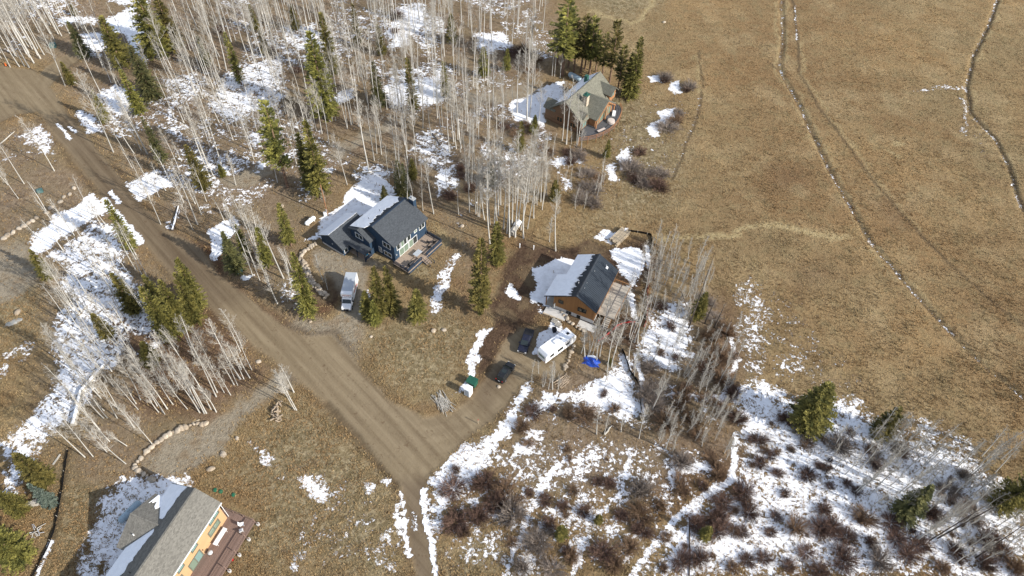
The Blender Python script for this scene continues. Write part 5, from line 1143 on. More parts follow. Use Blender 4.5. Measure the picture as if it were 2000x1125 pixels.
strip_fence([(1214,684),(1222,700),(1228,722),(1238,738),(1248,752),(1250,780),(1252,805),(1249,822)], .75, 'silt_black', 'silt_fence', 'black silt fence curving along the snowy slope below the aspens', 'greywood')
strip_fence([(1226,452),(1250,455),(1272,459),(1273,480),(1272,496)], .6, 'silt_black', 'silt_fence', 'black silt fence along the corner of the yard above the timber house', 'greywood')
strip_fence([(1232,628),(1250,630),(1262,618)], .6, 'silt_black', 'silt_fence', 'short black silt fence at the foot of the snow bank by the timber deck', 'greywood')
strip_fence([(1270,512),(1266,540),(1264,580),(1264,615),(1258,640)], .7, 'mesh_red', 'safety_fence', 'sagging red safety mesh running along the aspens right of the timber house', 'greywood', sag=.5)
strip_fence([(1168,668),(1186,655),(1202,640),(1216,632),(1240,630)], .6, 'mesh_red', 'safety_fence', 'red safety mesh below the timber house deck stairs', 'greywood', sag=.5)
strip_fence([(133,880),(126,920),(120,960),(112,1005),(104,1040),(92,1070),(76,1100),(62,1130)], .4, 'silt_black', 'silt_fence', 'long low black silt fence running down the lower left yard', 'greywood', step=4)
# marker post and pallets
p = G(934, 827); r_ = empty('marker_post', onground(p), 0); tag(r_, 'thin pale marker post standing beside the dirt drive', 'post'); MB().box(-.05, .05, -.05, .05, -.2, 1.5).build('stake', MATS['lumber'], r_); MB().box(-.06, .06, -.062, .062, 1.3, 1.52).build('flag_tape', MATS['mesh_red'], r_)
def pallet(px, rz, label):
    p = G(*px); r = empty('pallet', onground(p), rz); tag(r, label, 'pallet', 'pallets by the camper')
    for k in range(5): MB().box(-.6, .6, -.5+k*.22, -.36+k*.22, .3, .36).build('slat', MATS['greywood'], r)
    for x in (-.55, 0, .5): MB().box(x, x+.08, -.5, .5, .05, .299).build('stringer', MATS['greywood'], r)
pallet((1083, 629), R(-30), 'weathered pallet lying upper left of the camper, the left one'); pallet((1090, 636), R(-30), 'weathered pallet lying upper left of the camper, the right one')
p = G(1082, 648); r_ = empty('black_bin', onground(p), .3); tag(r_, 'black bin standing against the camper side', 'bin'); MB().prism([(-.3, 0), (.3, 0), (.38, .95), (-.38, .95)], 'y', -.38, .38).build('body', MATS['plastic_black'], r_); MB().box(-.42, .42, -.42, .42, .951, 1.03).build('lid', MATS['plastic_black'], r_)
p = G(974, 755); r_ = stone(onground(p), .7); r_.data = BOULD[2]; tag(r_, 'small dark-shadowed stone on the drive behind the black SUV', 'boulder')
# ================================================================== vegetation
def aspen_meshes(seed, h=15.0, base=.5, nbr=30, spread=1.0, twig='twig', lean=.25, thick=.13):
    """bare aspen: tapered trunk, ascending limbs and fine twigs; nominal height h"""
    rd = random.Random(seed); T = MB(); C = MB()
    bx, by = rd.uniform(-lean, lean), rd.uniform(-lean, lean); cx, cy = rd.uniform(-lean, lean), rd.uniform(-lean, lean)
    def ax(t): return Vector((bx*math.sin(t*3.1)+cx*t*t*2, by*math.sin(t*2.6)+cy*t*t*2, h*t))
    def rad(t): return thick*(1-t)**.8+.018
    ts = [-.012, 0, .08, .2, .35, .5, .65, .8, .92, .99]
    T.tube([ax(max(t, 0))+Vector((0, 0, h*min(t, 0))) for t in ts], [rad(max(t, 0))*(1.35 if t <= 0 else 1) for t in ts], 7)
    for k in range(nbr):
        t = base+(1-base)*((k+rd.random())/nbr)**.9*.97; p = ax(t); a = rd.uniform(0, 6.283); up = rd.uniform(.75, 1.5)
        L_ = spread*h*.155*(1-((t-base)/(1-base))*.72)*rd.uniform(.65, 1.2)*(1.0 if k > 2 else .7)
        d = Vector((math.cos(a), math.sin(a), up)).normalized(); d2 = Vector((math.cos(a)*.8, math.sin(a)*.8, up*1.6)).normalized()
        r0 = min(rad(t)*.55, .05); m_ = p+d*L_*.55; e = m_+d2*L_*.45
        C.tube([p, m_, e], [r0, r0*.6, .008], 3, cap=False)
        for q in range(9):
            s = rd.uniform(.2, 1); o = p.lerp(m_, s*2) if s < .5 else m_.lerp(e, (s-.5)*2); b_ = rd.uniform(0, 6.283); l2 = L_*rd.uniform(.22, .5)
            dd = (d2+Vector((math.cos(b_), math.sin(b_), rd.uniform(-.2, .6)))*.75).normalized(); tip = o+dd*l2
            C.ribbon(o, tip, .014, .005, (rd.uniform(-1, 1), rd.uniform(-1, 1), .4))
            for w_ in range(4):
                s2 = rd.uniform(.3, .95); o2 = o.lerp(tip, s2); b2 = rd.uniform(0, 6.283); d3 = (dd+Vector((math.cos(b2), math.sin(b2), rd.uniform(-.1, .5)))*.9).normalized()
                C.ribbon(o2, o2+d3*l2*rd.uniform(.3, .6), .010, .004, (rd.uniform(-1, 1), rd.uniform(-1, 1), .3))
    return T, C
def mesh_of(mb, name, mat, smooth=False):
    me = bpy.data.meshes.new(name); me.from_pydata(mb.v, [], mb.f); me.materials.append(mat)
    if smooth:
        for p in me.polygons: p.use_smooth = True
    return me
ASP = []; ASP_RAW = []
for k in range(12):
    kind = k % 3
    T, C = aspen_meshes(100+k, 15, (.52, .45, .38)[kind], (26, 32, 36)[kind], (.9, 1.1, 1.25)[kind], lean=(.3, .35, .4)[kind], thick=(.098, .082, .074)[kind])
    ASP.append((mesh_of(T, 'trunk', MATS['bark'], True), mesh_of(C, 'crown', MATS['twig']))); ASP_RAW.append((T, C))
YNG = []
for k in range(5):      # young grey aspens
    T, C = aspen_meshes(300+k, 8, .15, 44, 1.1, lean=.4, thick=.05)
    YNG.append((mesh_of(T, 'trunk', MATS['youngbark'], True), mesh_of(C, 'crown', MATS['twig_grey']))); ASP_RAW.append((T, C))

SML = []
for k in range(5):      # smaller pale aspens
    T, C = aspen_meshes(400+k, 8, .34, 30, 1.15, lean=.3, thick=.072)
    SML.append((mesh_of(T, 'trunk', MATS['bark'], True), mesh_of(C, 'crown', MATS['twig']))); ASP_RAW.append((T, C))
def pick(hh, kd, yg):
    """index of the aspen model that suits the height, and its nominal height"""
    if yg: return 12+random.randrange(5), 8.0
    if hh < 10.5: return 17+random.randrange(5), 8.0
    return 3*random.randrange(4)+kd, 15.0

def conifer_meshes(seed, h=12.0, base=.08, rmax=1.9, top=.9, layers=30, per=7, gap=.12, clump=.42, droop=.15, shape=.85):
    """trunk, and a crown of needle sprays on whorled branches"""
    rd = random.Random(seed); T = MB(); C = MB()
    T.tube([(0,0,-.25),(0,0,0),(0,0,h*.5),(0,0,h*.97)], [.22*h/12*1.15,.2*h/12,.12*h/12,.02], 7)
    lop = rd.uniform(0, 6.28)
    for l in range(layers):
        t = base+(1-base)*(l+rd.uniform(-.3, .3))/layers; t = min(max(t, base), .985); rel = (t-base)/(1-base)
        prof = (1-rel)**shape*(.62+.38*min(1, rel*5+.3)); R_ = rmax*max(prof, .07)
        for k in range(max(4, int(per*(.6+.5*(1-rel))))):
            if rd.random() < gap: continue
            a = rd.uniform(0, 6.283); L_ = R_*rd.uniform(.62, 1.15)*(1+.16*math.cos(a-lop)); z = h*t+rd.uniform(-.15, .15)
            d = Vector((math.cos(a), math.sin(a), -droop+rel*.55)).normalized(); p = Vector((0, 0, z)); sd_ = Vector((-math.sin(a), math.cos(a), 0))
            C.ribbon(p, p+d*L_*.9, .03, .01)
            m_ = max(2, int(L_/(clump*.62)))
            for q in range(m_):
                s = (q+.6)/m_; o = p+d*L_*s+Vector((0, 0, .06*math.sin(s*3)))
                for w_ in range(3):
                    side = (w_-1)*.75+rd.uniform(-.3, .3); dd = (d+sd_*side+Vector((0, 0, rd.uniform(-.12, .5)))).normalized(); ln = clump*rd.uniform(.7, 1.35)*(1.15-.4*s); wd = ln*rd.uniform(.2, .34)
                    nrm = Vector((rd.uniform(-.5, .5), rd.uniform(-.5, .5), 1)); s_ = dd.cross(nrm).normalized()*wd; e = o+dd*ln
                    C.add([o, o+dd*ln*.45+s_, e, o+dd*ln*.45-s_], [(0, 1, 2, 3)])
        if rel > .9: C.add([(0,0,h*t),( .12,.05,h*t+.2),(0,0,h*t+.7),(-.12,-.05,h*t+.2)], [(0,1,2,3)])
    return T, C
CON = {}
def reg(kind, mat, n, **kw):
    CON[kind] = []
    for k in range(n):
        T, C = conifer_meshes(sum(map(ord, kind))+k*7, **kw); CON[kind].append((mesh_of(T, 'trunk', MATS['pinebark'], True), mesh_of(C, 'crown', MATS[mat])))
reg('pine', 'pine', 4, base=.10, rmax=2.15, layers=40, per=12, gap=.10, clump=.40, shape=.60)
reg('slim', 'pine', 3, base=.10, rmax=1.45, layers=40, per=10, gap=.12, clump=.36, shape=.52)
reg('bushy', 'pine', 4, base=.05, rmax=3.0, layers=36, per=15, gap=.08, clump=.42, shape=.62)
reg('lodge', 'pine', 4, base=.30, rmax=1.75, layers=26, per=10, gap=.26, clump=.44, shape=.36, droop=.05)
reg('spruce', 'spruce', 3, base=.05, rmax=2.5, layers=40, per=13, gap=.08, clump=.38, shape=.82, droop=.28)
reg('bluespruce', 'bluespruce', 2, base=.04, rmax=2.2, layers=34, per=10, gap=.06, clump=.42, shape=.95, droop=.25)

def shrub_mesh(seed, mat, n=120, h=2.1, spread=1.1, fine=11):
    rd = random.Random(seed); C = MB()
    for k in range(n):
        a = rd.uniform(0, 6.283); r0 = rd.uniform(0, .45); el = math.asin(rd.uniform(.22, 1)); L_ = h*rd.uniform(.6, 1.08)*(.72+.28*math.sin(el))
        p = Vector((math.cos(a)*r0, math.sin(a)*r0, -.05)); b_ = a+rd.uniform(-.5, .5); d = Vector((math.cos(b_)*math.cos(el)*spread, math.sin(b_)*math.cos(el)*spread, math.sin(el))).normalized()
        e = p+d*L_; m_ = p+d*L_*.5+Vector((rd.uniform(-.1, .1), rd.uniform(-.1, .1), .08))
        C.tube([p, m_, e], [.022, .014, .004], 3, cap=False)
        for q in range(fine):
            s = rd.uniform(.3, 1); o = p.lerp(e, s); c_ = rd.uniform(0, 6.283); dd = (d+Vector((math.cos(c_), math.sin(c_), rd.uniform(.0, .6)))*.65).normalized()
            C.ribbon(o, o+dd*L_*rd.uniform(.15, .35), .014, .006, (rd.uniform(-1, 1), rd.uniform(-1, 1), .3))
    return mesh_of(C, 'willow_bush', mat)
SHR = {m_: [shrub_mesh(i*7+j, MATS[m_], (120, 150, 170, 180, 140, 160)[i], (1.5, 1.8, 2.0, 2.3, 1.7, 2.0)[i], (1.4, 1.1, 1.0, .8, 1.3, 1.0)[i], (13, 14, 14, 13, 15, 12)[i]) for i in range(6)] for j, m_ in enumerate(('willow_dark', 'willow_brown', 'willow_grey'))}

# ---------------------------------------------------------------- placing
def inpoly(px, py, poly):
    r = False; n = len(poly)
    for i in range(n):
        x1, y1 = poly[i]; x2, y2 = poly[(i+1) % n]
        if (y1 <= py < y2 or y2 <= py < y1) and px < x1+(py-y1)*(x2-x1)/(y2-y1): r = not r
    return r
def grow(kind, root_name, x, y, s, label, cat, group, tilt=.02, meshes=None, sx=1.0):
    r = empty(root_name, (x, y, gz1(x, y)-.02), random.uniform(0, 6.28)); r.rotation_euler = (random.gauss(0, tilt), random.gauss(0, tilt), r.rotation_euler.z)
    r.scale = (s*sx, s*sx, s); tag(r, label, cat, group)
    T, C = meshes; link('trunk', T, r); link('crown', C, r); return r
def height(bx, by, tx, ty):
    b = G(bx, by); best = (1e9, 8)
    for h in np.arange(1.5, 30, .25):
        u, v = PX(b+[0, 0, h]); best = min(best, (abs(v-ty)+.3*abs(u-tx), h))
    return best[1]

LANDMARKS = [((760,450),'the navy house'),((682,565),'the box truck'),((606,432),'the white propane tank'),((638,395),'the utility pole'),((600,520),'the pale boulder bank'),((1140,560),'the timber house'),((1088,670),'the camper'),((1027,664),'the blue pickup'),((985,728),'the black SUV'),((1150,205),'the log lodge'),
 ((330,1040),'the tan house'),((915,758),'the portable toilet'),((1155,707),'the blue tarp'),((865,785),'the fan of poles'),((540,804),'the firewood heap'),((1209,465),'the lumber stack'),((1240,750),'the curved silt fence'),((60,165),'the far junction'),((810,900),'the bottom road fork'),((245,60),'the snowy clearing'),
 ((467,530),'the green transformer box'),((340,430),'the dark snow-edged log'),((345,600),'the left pine clump'),((335,855),'the tan boulder row'),((70,1000),'the lower left board stack'),((150,790),'the snowy windfall trunk'),((605,150),'the tall full pine'),((804,170),'the snowy-track pine'),((600,320),'the close pine pair'),((720,335),'the grey log in the woods'),
 ((938,550),'the tall narrow pine'),((1005,450),'the tarp-covered stack'),((1345,560),'the tall leaning dead tree'),((1580,790),'the broad dark pine'),((1347,1065),'the straight dark log'),((1960,955),'the right-edge pine'),((1770,980),'the dark hidden spruce'),((480,150),'the left-woods slim pine'),((930,120),'the bent yellowish pine'),((805,600),'the solitary small pine'),((1140,90),'the lodgepole row'),((1000,990),'the roadside grey bush'),((1170,900),'the brown grass hollow'),((1300,300),'the lodge willows'),((450,340),'the woodland drive fork'),((85,500),'the small round pine')]
_used = {}
RANK = ['', *[', '+q+' nearest to it' for q in 'second third fourth fifth sixth seventh eighth ninth tenth eleventh twelfth thirteenth fourteenth fifteenth sixteenth seventeenth eighteenth nineteenth twentieth'.split()]]
def landmark(px, py, what):
    best = min(LANDMARKS, key=lambda l: math.hypot(px-l[0][0], py-l[0][1])); dx, dy = px-best[0][0], py-best[0][1]
    dr = ('left of' if dx < 0 else 'right of') if abs(dx) > abs(dy) else ('above' if dy < 0 else 'below')
    return f'{what} {dr} {best[1]}', math.hypot(dx, dy)
PENDING = []
def label_all():
    by = {}
    for o, px, py, what in PENDING:
        k, d = landmark(px, py, what); by.setdefault(k, []).append((d, o))
    for k, L_ in by.items():
        L_.sort(key=lambda q: q[0])
        for i, (d, o) in enumerate(L_):
            if len(L_) == 1: o['label'] = k
            elif i == 0: o['label'] = k+', nearest to it'
            elif i < len(RANK): o['label'] = k+RANK[i]
            else: o['label'] = k+', among the farther ones'
# conifers: (kind, base px, top px, label or None, width factor)
CONIFERS = [
 ('pine',(318,116),(272,-20),'broad tall pine at the top beside the snowy clearing',1.7),('pine',(345,100),(320,-8),'dark pine right behind the broad tall pine at the top left',1.4),('pine',(242,136),(200,34),'olive pine left of the snowy clearing, first of the two in line',1.35),('spruce',(298,192),(244,90),'dusky spruce standing below the olive pine near the snowy clearing',1.3),
 ('spruce',(168,110),(120,42),'dark spruce at the bend of the far side track',1.1),('pine',(143,168),(113,122),'small pointed pine beside the far road junction',1.0),('pine',(276,227),(218,138),'pointed yellow-green pine on the snowy bank above the road',.95),('pine',(212,242),(173,176),'slender pine behind the tall roadside aspen',.8),
 ('spruce',(318,314),(292,228),'dark narrow spruce right of the roadside aspen group',.75),('pine',(147,30),(138,8),'tiny pine at the top left edge of the woods',1.2),('pine',(402,374),(358,284),'olive pine leaning over the drive fork above the road',1.0),('pine',(436,346),(428,322),'knee-high pine below the drive fork',1.1),
 ('slim',(472,165),(443,62),'slim dark pine in the snowy aspen woods, upper left',1.0),('pine',(641,233),(568,63),'tall dark pine with full crown in the middle of the woods',1.2),('pine',(652,152),(615,24),'narrow dark pine right of the tall full pine in the woods',.9),
 ('lodge',(562,366),(515,203),'tall pine with bare reddish trunk left of the pair above the navy house',1.25),('pine',(610,374),(577,262),'shorter pine of the close pair above the utility pole',.95),('pine',(633,388),(602,236),'taller yellowish pine of the close pair above the utility pole',.95),
 ('slim',(808,222),(799,114),'straight slim pine standing alone on the snowy track',1.05),('slim',(870,192),(864,122),'slim dark pine beside the snowy clearing near the lodge track',1.1),('pine',(883,86),(875,26),'dark pine in the far aspens near the top centre',1.1),('pine',(944,150),(925,92),'bent yellowish pine at the edge of the far aspens',1.1),
 ('spruce',(740,206),(728,120),'dark shadowed spruce among the central aspens',1.0),('pine',(746,109),(732,48),'dark small pine in the upper central woods',.9),('pine',(702,92),(663,8),'slanting yellow-green pine in the upper central woods',.75),('spruce',(650,208),(640,150),'low dark spruce left of the central snow patch',.9),
 ('lodge',(1098,148),(1106,-4),'tallest lodgepole pine at the left end of the row behind the lodge',1.62),('lodge',(1110,132),(1116,28),'lodgepole pine close behind the tallest one at the lodge',1.30),('lodge',(1121,141),(1129,38),'dark lodgepole pine, third from the left behind the lodge',1.10),('lodge',(1134,143),(1148,32),'straight lodgepole pine in the middle of the row behind the lodge',1.23),
 ('lodge',(1151,145),(1166,34),'lodgepole pine directly behind the lodge chimney',1.23),('lodge',(1163,141),(1170,62),'shorter lodgepole pine tucked in right of the lodge chimney',1.04),('lodge',(1190,162),(1213,40),'lodgepole pine with a gap-toothed crown right of the lodge roof peak',1.10),('bushy',(1232,192),(1241,72),'large full pine at the right corner of the lodge',.8),('lodge',(1206,178),(1206,90),'lodgepole pine in shade between the lodge roof and the full corner pine',1.1),
 ('lodge',(1142,136),(1152,44),'lodgepole pine at the back of the row, behind the straight one',1.1),('lodge',(1176,150),(1186,66),'lodgepole pine just left of the gap-toothed one behind the lodge',1.0),('lodge',(1088,128),(1092,30),'lodgepole pine at the outer left edge of the row behind the lodge',1.1),('bushy',(1222,186),(1228,104),'lower full pine leaning on the large one at the lodge corner',.7),('spruce',(786,388),(764,312),'dark spruce against the back of the navy house roof',.95),('spruce',(752,394),(748,362),'little spruce at the corner behind the navy house',1.0),('pine',(808,350),(806,310),'half-grown pine in the shade above the navy house chimney',1.0),
 ('bushy',(607,614),(567,495),'big dense dark pine between the road and the boulder bank',.62),('spruce',(464,530),(432,454),'bushy blue-green spruce on the road verge by the transformer box',1.05),('pine',(482,500),(452,440),'dark pine behind the verge spruce and the leaning aspen',.8),
 ('slim',(569,480),(538,398),'slim pine left of the white propane tank',1.15),('pine',(526,522),(508,444),'yellow-green pine among the aspens below the drive fork',.8),
 ('bushy',(746,618),(736,522),'left one of the two full pines below the navy house deck',.62),('bushy',(768,610),(760,520),'right one of the two full pines below the navy house deck',.6),('bushy',(722,622),(715,570),'low bushy pine beside the parked box truck',.75),('bushy',(736,632),(728,588),'small pine in front of the two full pines by the gravel drive',.7),
 ('pine',(818,627),(806,566),'small solitary pine in the meadow below the navy house',1.15),('slim',(938,614),(930,472),'tall narrow pine beside the bare brown drive',1.15),('bushy',(970,514),(976,436),'full pine standing above the bare brown yard',.75),
 ('bushy',(266,612),(226,535),'left one of the pine clump on the snowy slope at left',.75),('bushy',(392,602),(346,505),'roadside pine at the upper right of the left pine clump',.7),('bushy',(336,658),(300,560),'front pine of the left pine clump',.8),('bushy',(362,642),(322,548),'middle pine of the left pine clump',.72),('bushy',(386,628),(352,536),'right pine of the left pine clump above the aspens',.68),('bushy',(322,612),(286,540),'shaded pine at the back of the left pine clump',.7),
 ('bushy',(302,708),(266,670),'low spreading pine below the left pine clump',1.0),('bushy',(96,542),(62,490),'small round pine at the edge of the left drive',.75),('slim',(214,660),(183,612),'thin small pine on the snow left of the pine clump',1.4),('pine',(262,495),(194,392),'thin olive pine along the snowy roadside strip',.75),
 ('pine',(97,947),(38,885),'yellowish pine leaning over the snow at lower left',1.1),('bluespruce',(103,984),(64,944),'small blue spruce beside the stack of boards',.95),('bushy',(42,1000),(-5,962),'bushy pine at the left edge above the lower yard',.9),('bushy',(48,1092),(-2,1012),'wide pale pine at the lower left corner',.85),
 ('bushy',(1568,830),(1586,752),'broad dark pine at the edge of the snowy willow flat',1.25),('bushy',(1361,620),(1379,572),'little yellow-green pine beside the leaning dead trees',.85),('bushy',(1713,848),(1732,796),'small dark pine on the meadow edge right of the broad one',.95),('bushy',(1952,990),(1985,918),'bushy pine at the right edge of the picture',.95),('spruce',(1762,1004),(1778,952),'dark spruce hidden among the grey aspens at lower right',1.2),
 ('bushy',(1095,1048),(1097,1028),'very small green pine among the willows at bottom centre',.8),('bushy',(1168,1020),(1169,1006),'tiny olive pine on the snow left of the dark willows',.8),('bushy',(1376,1050),(1380,1030),'small pine beside the straight dark log at the bottom',.8),('pine',(1184,308),(1188,274),'small pine below the curved lodge deck',.9),('slim',(1016,300),(1007,240),'slim yellow-green pine left of the lodge aspens',1.1),('spruce',(958,360),(955,320),'dark little spruce in the shade of the central aspens',1.0),
 ('bushy',(1190,712),(1193,700),'tiny pine beside the blue tarp',.8),('pine',(1044,262),(1046,226),'dark small pine in the brush left of the lodge',1.0),('pine',(1082,392),(1084,352),'small green pine among the aspens above the bare yard',1.1),('spruce',(790,358),(780,318),'spruce standing left of the navy house chimney in the woods',.8),('pine',(500,60),(490,10),'olive pine far up in the left woods',1.0),('pine',(580,60),(572,8),'dark far pine at the top edge of the woods',1.0),('pine',(990,140),(984,96),'small dark pine in the far aspens left of the lodgepoles',1.0),('spruce',(405,130),(392,70),'shadowed spruce in the upper left aspens',.9),('pine',(520,110),(505,58),'small olive pine beside the far snow patch',.9),
]
for kind, b_, t_, lb, wf in CONIFERS:
    p = G(*b_); hh = height(*b_, *t_); s = hh/12
    grow(kind, {'spruce': 'spruce_tree', 'bluespruce': 'spruce_tree'}.get(kind, 'pine_tree'), p[0], p[1], s, lb, 'tree', None, .012, random.choice(CON[kind]), wf*min(1.45, max(.8, (12/hh)**.35)))

# aspens picked out one by one: base px and height
LISTED = [(20,131,17),(80,116,21),(67,124,21),(57,132,19),(48,129,18),(38,130,17),(87,108,20),(128,169,18),(202,133,18),(293,150,10),(107,80,10),(222,298,22),(243,296,11),(262,300,16),(288,301,18),(276,294,13),(283,290,16),(107,335,15),(48,360,13),(16,362,12),(37,389,11),
 (425,110,19),(429,111,18),(440,186,19),(417,172,17),(487,120,20),(497,120,20),(503,108,14),(515,82,17),(530,82,18),(555,168,16),(430,181,16),(378,176,18),(463,247,17),(446,256,15),(496,288,12),(410,346,20),(434,328,21),(425,323,18),(406,320,16),(542,356,14),(603,276,17),(609,318,12),(350,332,12),(461,362,9),
 (686,243,21),(689,240,16),(700,246,18),(721,333,22),(731,313,16),(736,299,14),(745,301,15),(678,360,15),(776,338,17),(784,341,14),(798,347,17),(917,325,16),(878,296,17),(891,291,16),(901,290,19),(886,277,20),(898,277,20),(843,270,13),(863,269,16),(935,272,16),(953,299,17),(931,250,18),(734,208,22),(826,250,15),(787,215,16),(779,211,18),
 (971,286,15),(1029,234,23),(1034,229,22),(1010,221,18),(1098,275,17),(1106,282,20),(1126,287,16),(1128,283,14),(990,457,22),(995,464,20),(1006,464,22),(1017,450,22),(1022,466,24),(1030,448,18),(1042,427,18),(1085,491,18),(1073,473,8),(965,447,21),(957,440,20),(972,455,22),(983,448,21),(1000,440,21),(1012,438,20),(847,418,17),(917,415,15),(957,476,20),(946,430,18),
 (487,518,17),(502,501,17),(513,494,14),(554,544,18),(542,593,10),(591,616,12),(630,546,8),(314,438,13),(386,439,18),(378,450,12),(394,420,10),(505,500,16),(525,560,9),(640,566,5),(638,412,7),
 (492,723,12),(469,740,18),(476,740,12),(488,738,9),(414,719,14),(450,771,7),(422,774,15),(424,766,14),(390,806,14),(399,807,16),(403,807,15),(422,804,9),(412,799,8),(366,799,11),(338,790,13),(327,799,13),(322,809,12),(310,805,8),(381,759,12),(464,752,11),(457,751,8),(576,801,13),(579,801,13),(574,766,10),(555,767,8),(567,780,9),
 (166,893,13),(182,892,13),(209,883,12),(246,906,13),(229,817,13),(248,871,7),(298,868,12),(262,835,10),(275,781,14),(318,806,12),(214,862,13),(222,755,8),(164,748,10),(270,800,11),(141,602,14),(147,595,14),(210,653,9),(219,627,10),(139,720,13),(143,722,12),(350,760,12),(340,765,13),(302,770,13),(370,770,12),
 (1186,727,15),(1194,717,14),(1239,731,9),(1239,669,15),(1245,669,15),(1229,659,11),(1274,799,10),(1372,745,9),(1343,735,8),(1135,690,8),(1142,697,9),(1151,692,12),(1157,694,11),(1165,705,10),(1171,697,9),(1040,726,4),(1052,729,4),(1079,761,9),(1071,761,6),(1090,761,5),(1165,849,9),(1180,848,6),(1248,856,12),(1213,843,7),(1300,877,9),(1178,640,10),(1200,650,13),(1212,660,12),(1225,610,12),(1262,560,12),(1256,590,12),(1270,600,12),(1248,545,11),
 (1078,149,12),(1083,150,12),(1094,152,10),(1036,118,16),(1060,60,14),(1044,165,13),(1030,240,15),(1052,240,12),(1135,295,9)]
STANDS = [
 ([(-40,-40),(135,-40),(170,60),(140,120),(100,140),(-40,140)], 'tall bare aspen in the crowded white stand above the far left road junction', 'aspens above the far road junction'),
 ([(-40,180),(70,200),(180,370),(120,430),(-40,480)], 'bare aspen standing on the open brown slope left of the upper road', 'aspens on the open left slope'),
 ([(120,100),(330,60),(345,320),(230,330),(120,200)], 'bare aspen along the snowy right-hand bank of the upper road', 'aspens on the upper road bank'),
 ([(300,320),(560,320),(600,640),(520,620),(400,480),(280,440)], 'bare aspen on the rust-coloured verge between the road and the navy house drive', 'aspens on the road verge'),
 ([(300,330),(640,440),(680,600),(600,640),(480,560)], 'bare aspen close to the boulder bank and gravel drive of the navy house', 'aspens by the gravel drive'),
 ([(300,-40),(660,-40),(660,330),(560,330),(330,330)], 'bare aspen in the snowy woods left of the central clearing', 'aspens in the left woods'),
 ([(640,-40),(1070,-40),(1060,130),(1030,200),(860,240),(640,260)], 'bare aspen in the dense far woods along the top of the picture', 'aspens in the far woods'),
 ([(640,230),(920,230),(925,345),(860,425),(640,430)], 'bare aspen on the patchy snow above the navy house roof', 'aspens above the navy house'),
 ([(840,260),(1130,330),(1110,500),(900,480)], 'tall white-stemmed aspen in the clump above the bare brown yard', 'aspens above the bare yard'),
 ([(900,120),(1150,120),(1150,310),(900,330)], 'bare aspen in front of or beside the log lodge', 'aspens around the lodge'),
 ([(-40,360),(230,360),(400,520),(330,680),(130,760),(-40,760)], 'thin bare aspen on the snowy strip left of the road', 'aspens on the left snow strip'),
 ([(-40,700),(280,690),(280,920),(-40,920)], 'leaning bare aspen on the brown ground above the lower left yard', 'aspens above the lower left yard'),
 ([(250,620),(620,620),(620,840),(250,900)], 'bare white aspen in the leaning grove between the road and the tan house drive', 'aspens above the tan house drive'),
 ([(1000,560),(1290,480),(1300,770),(1020,790)], 'slender bare aspen in the thin row right of the timber house and camper', 'aspens by the timber house'),
 ([(1250,400),(1480,450),(1460,880),(1240,800)], 'young grey aspen in the dense thicket between the timber house and the meadow', 'young aspens in the right thicket'),
 ([(1000,740),(1480,740),(1480,1130),(1000,1130)], 'young bare aspen among the brown grass below the silt fence', 'young aspens below the silt fence'),
 ([(1480,700),(2100,700),(2100,1180),(1480,1180)], 'grey bare aspen on the snowy willow flat at lower right', 'aspens on the willow flat'),
]
def stand(px, py):
    for poly, lb, gp in STANDS:
        if inpoly(px, py, poly): return lb, gp
    return 'solitary bare aspen away from the other stands', 'scattered aspens'
# (polygon, number, height range, young?)
FILL = [([(330,0),(1060,0),(1050,110),(1030,150),(900,150),(640,170),(330,150)], 160, (13, 19), 0), ([(330,150),(640,170),(700,240),(640,300),(560,330),(440,310),(340,250)], 60, (11, 17), 0), ([(700,160),(960,150),(1010,240),(960,330),(880,300),(740,300)], 62, (11, 17), 0),
 ([(330,-60),(1060,-60),(1060,0),(330,0)], 110, (13, 19), 0), ([(500,0),(1050,0),(1040,110),(700,130),(520,100)], 50, (12, 18), 0), ([(0,0),(130,0),(165,60),(85,112),(0,124)], 62, (13, 19), 0), ([(-10,-60),(320,-60),(300,0),(0,0)], 40, (13, 18), 0), ([(160,20),(320,20),(330,150),(260,240),(200,200)], 16, (10, 16), 0),
 ([(240,300),(420,320),(420,400),(300,400)], 14, (7, 12), 0), ([(880,320),(1060,330),(1090,400),(1000,430),(900,430)], 34, (10, 18), 0), ([(700,350),(860,330),(900,420),(850,430)], 14, (8, 13), 0),
 ([(85,400),(195,395),(310,540),(330,640),(220,740),(140,700),(130,600),(100,520)], 52, (8, 13), 0), ([(200,700),(480,650),(480,745),(410,800),(300,800),(170,860),(130,800)], 42, (8, 13), 0), ([(420,420),(560,480),(590,610),(500,560)], 16, (6, 10), 0),
 ([(1255,500),(1290,470),(1400,540),(1345,640),(1270,650)], 60, (5, 9), 1), ([(1290,680),(1440,630),(1440,830),(1310,860),(1270,760)], 75, (4, 8), 1), ([(1120,690),(1260,640),(1280,700),(1180,760)], 14, (5, 9), 0), ([(1250,830),(1430,790),(1420,900),(1280,880)], 22, (4, 7), 1),
 ([(1580,860),(1760,850),(1960,890),(2010,1000),(2010,1130),(1850,1100),(1680,990)], 120, (6, 10), 0), ([(1060,260),(1180,290),(1180,400),(1090,420)], 16, (4, 8), 1), ([(1030,690),(1120,720),(1100,780),(1030,770)], 10, (3, 6), 1)]
allA = []
for bx, by, hh in LISTED:
    p = G(bx, by); allA.append((hh*1.03, p[0], p[1], bx, by, random.choice((0, 0, 1, 2) if hh > 12 else (1, 2)), False, True))
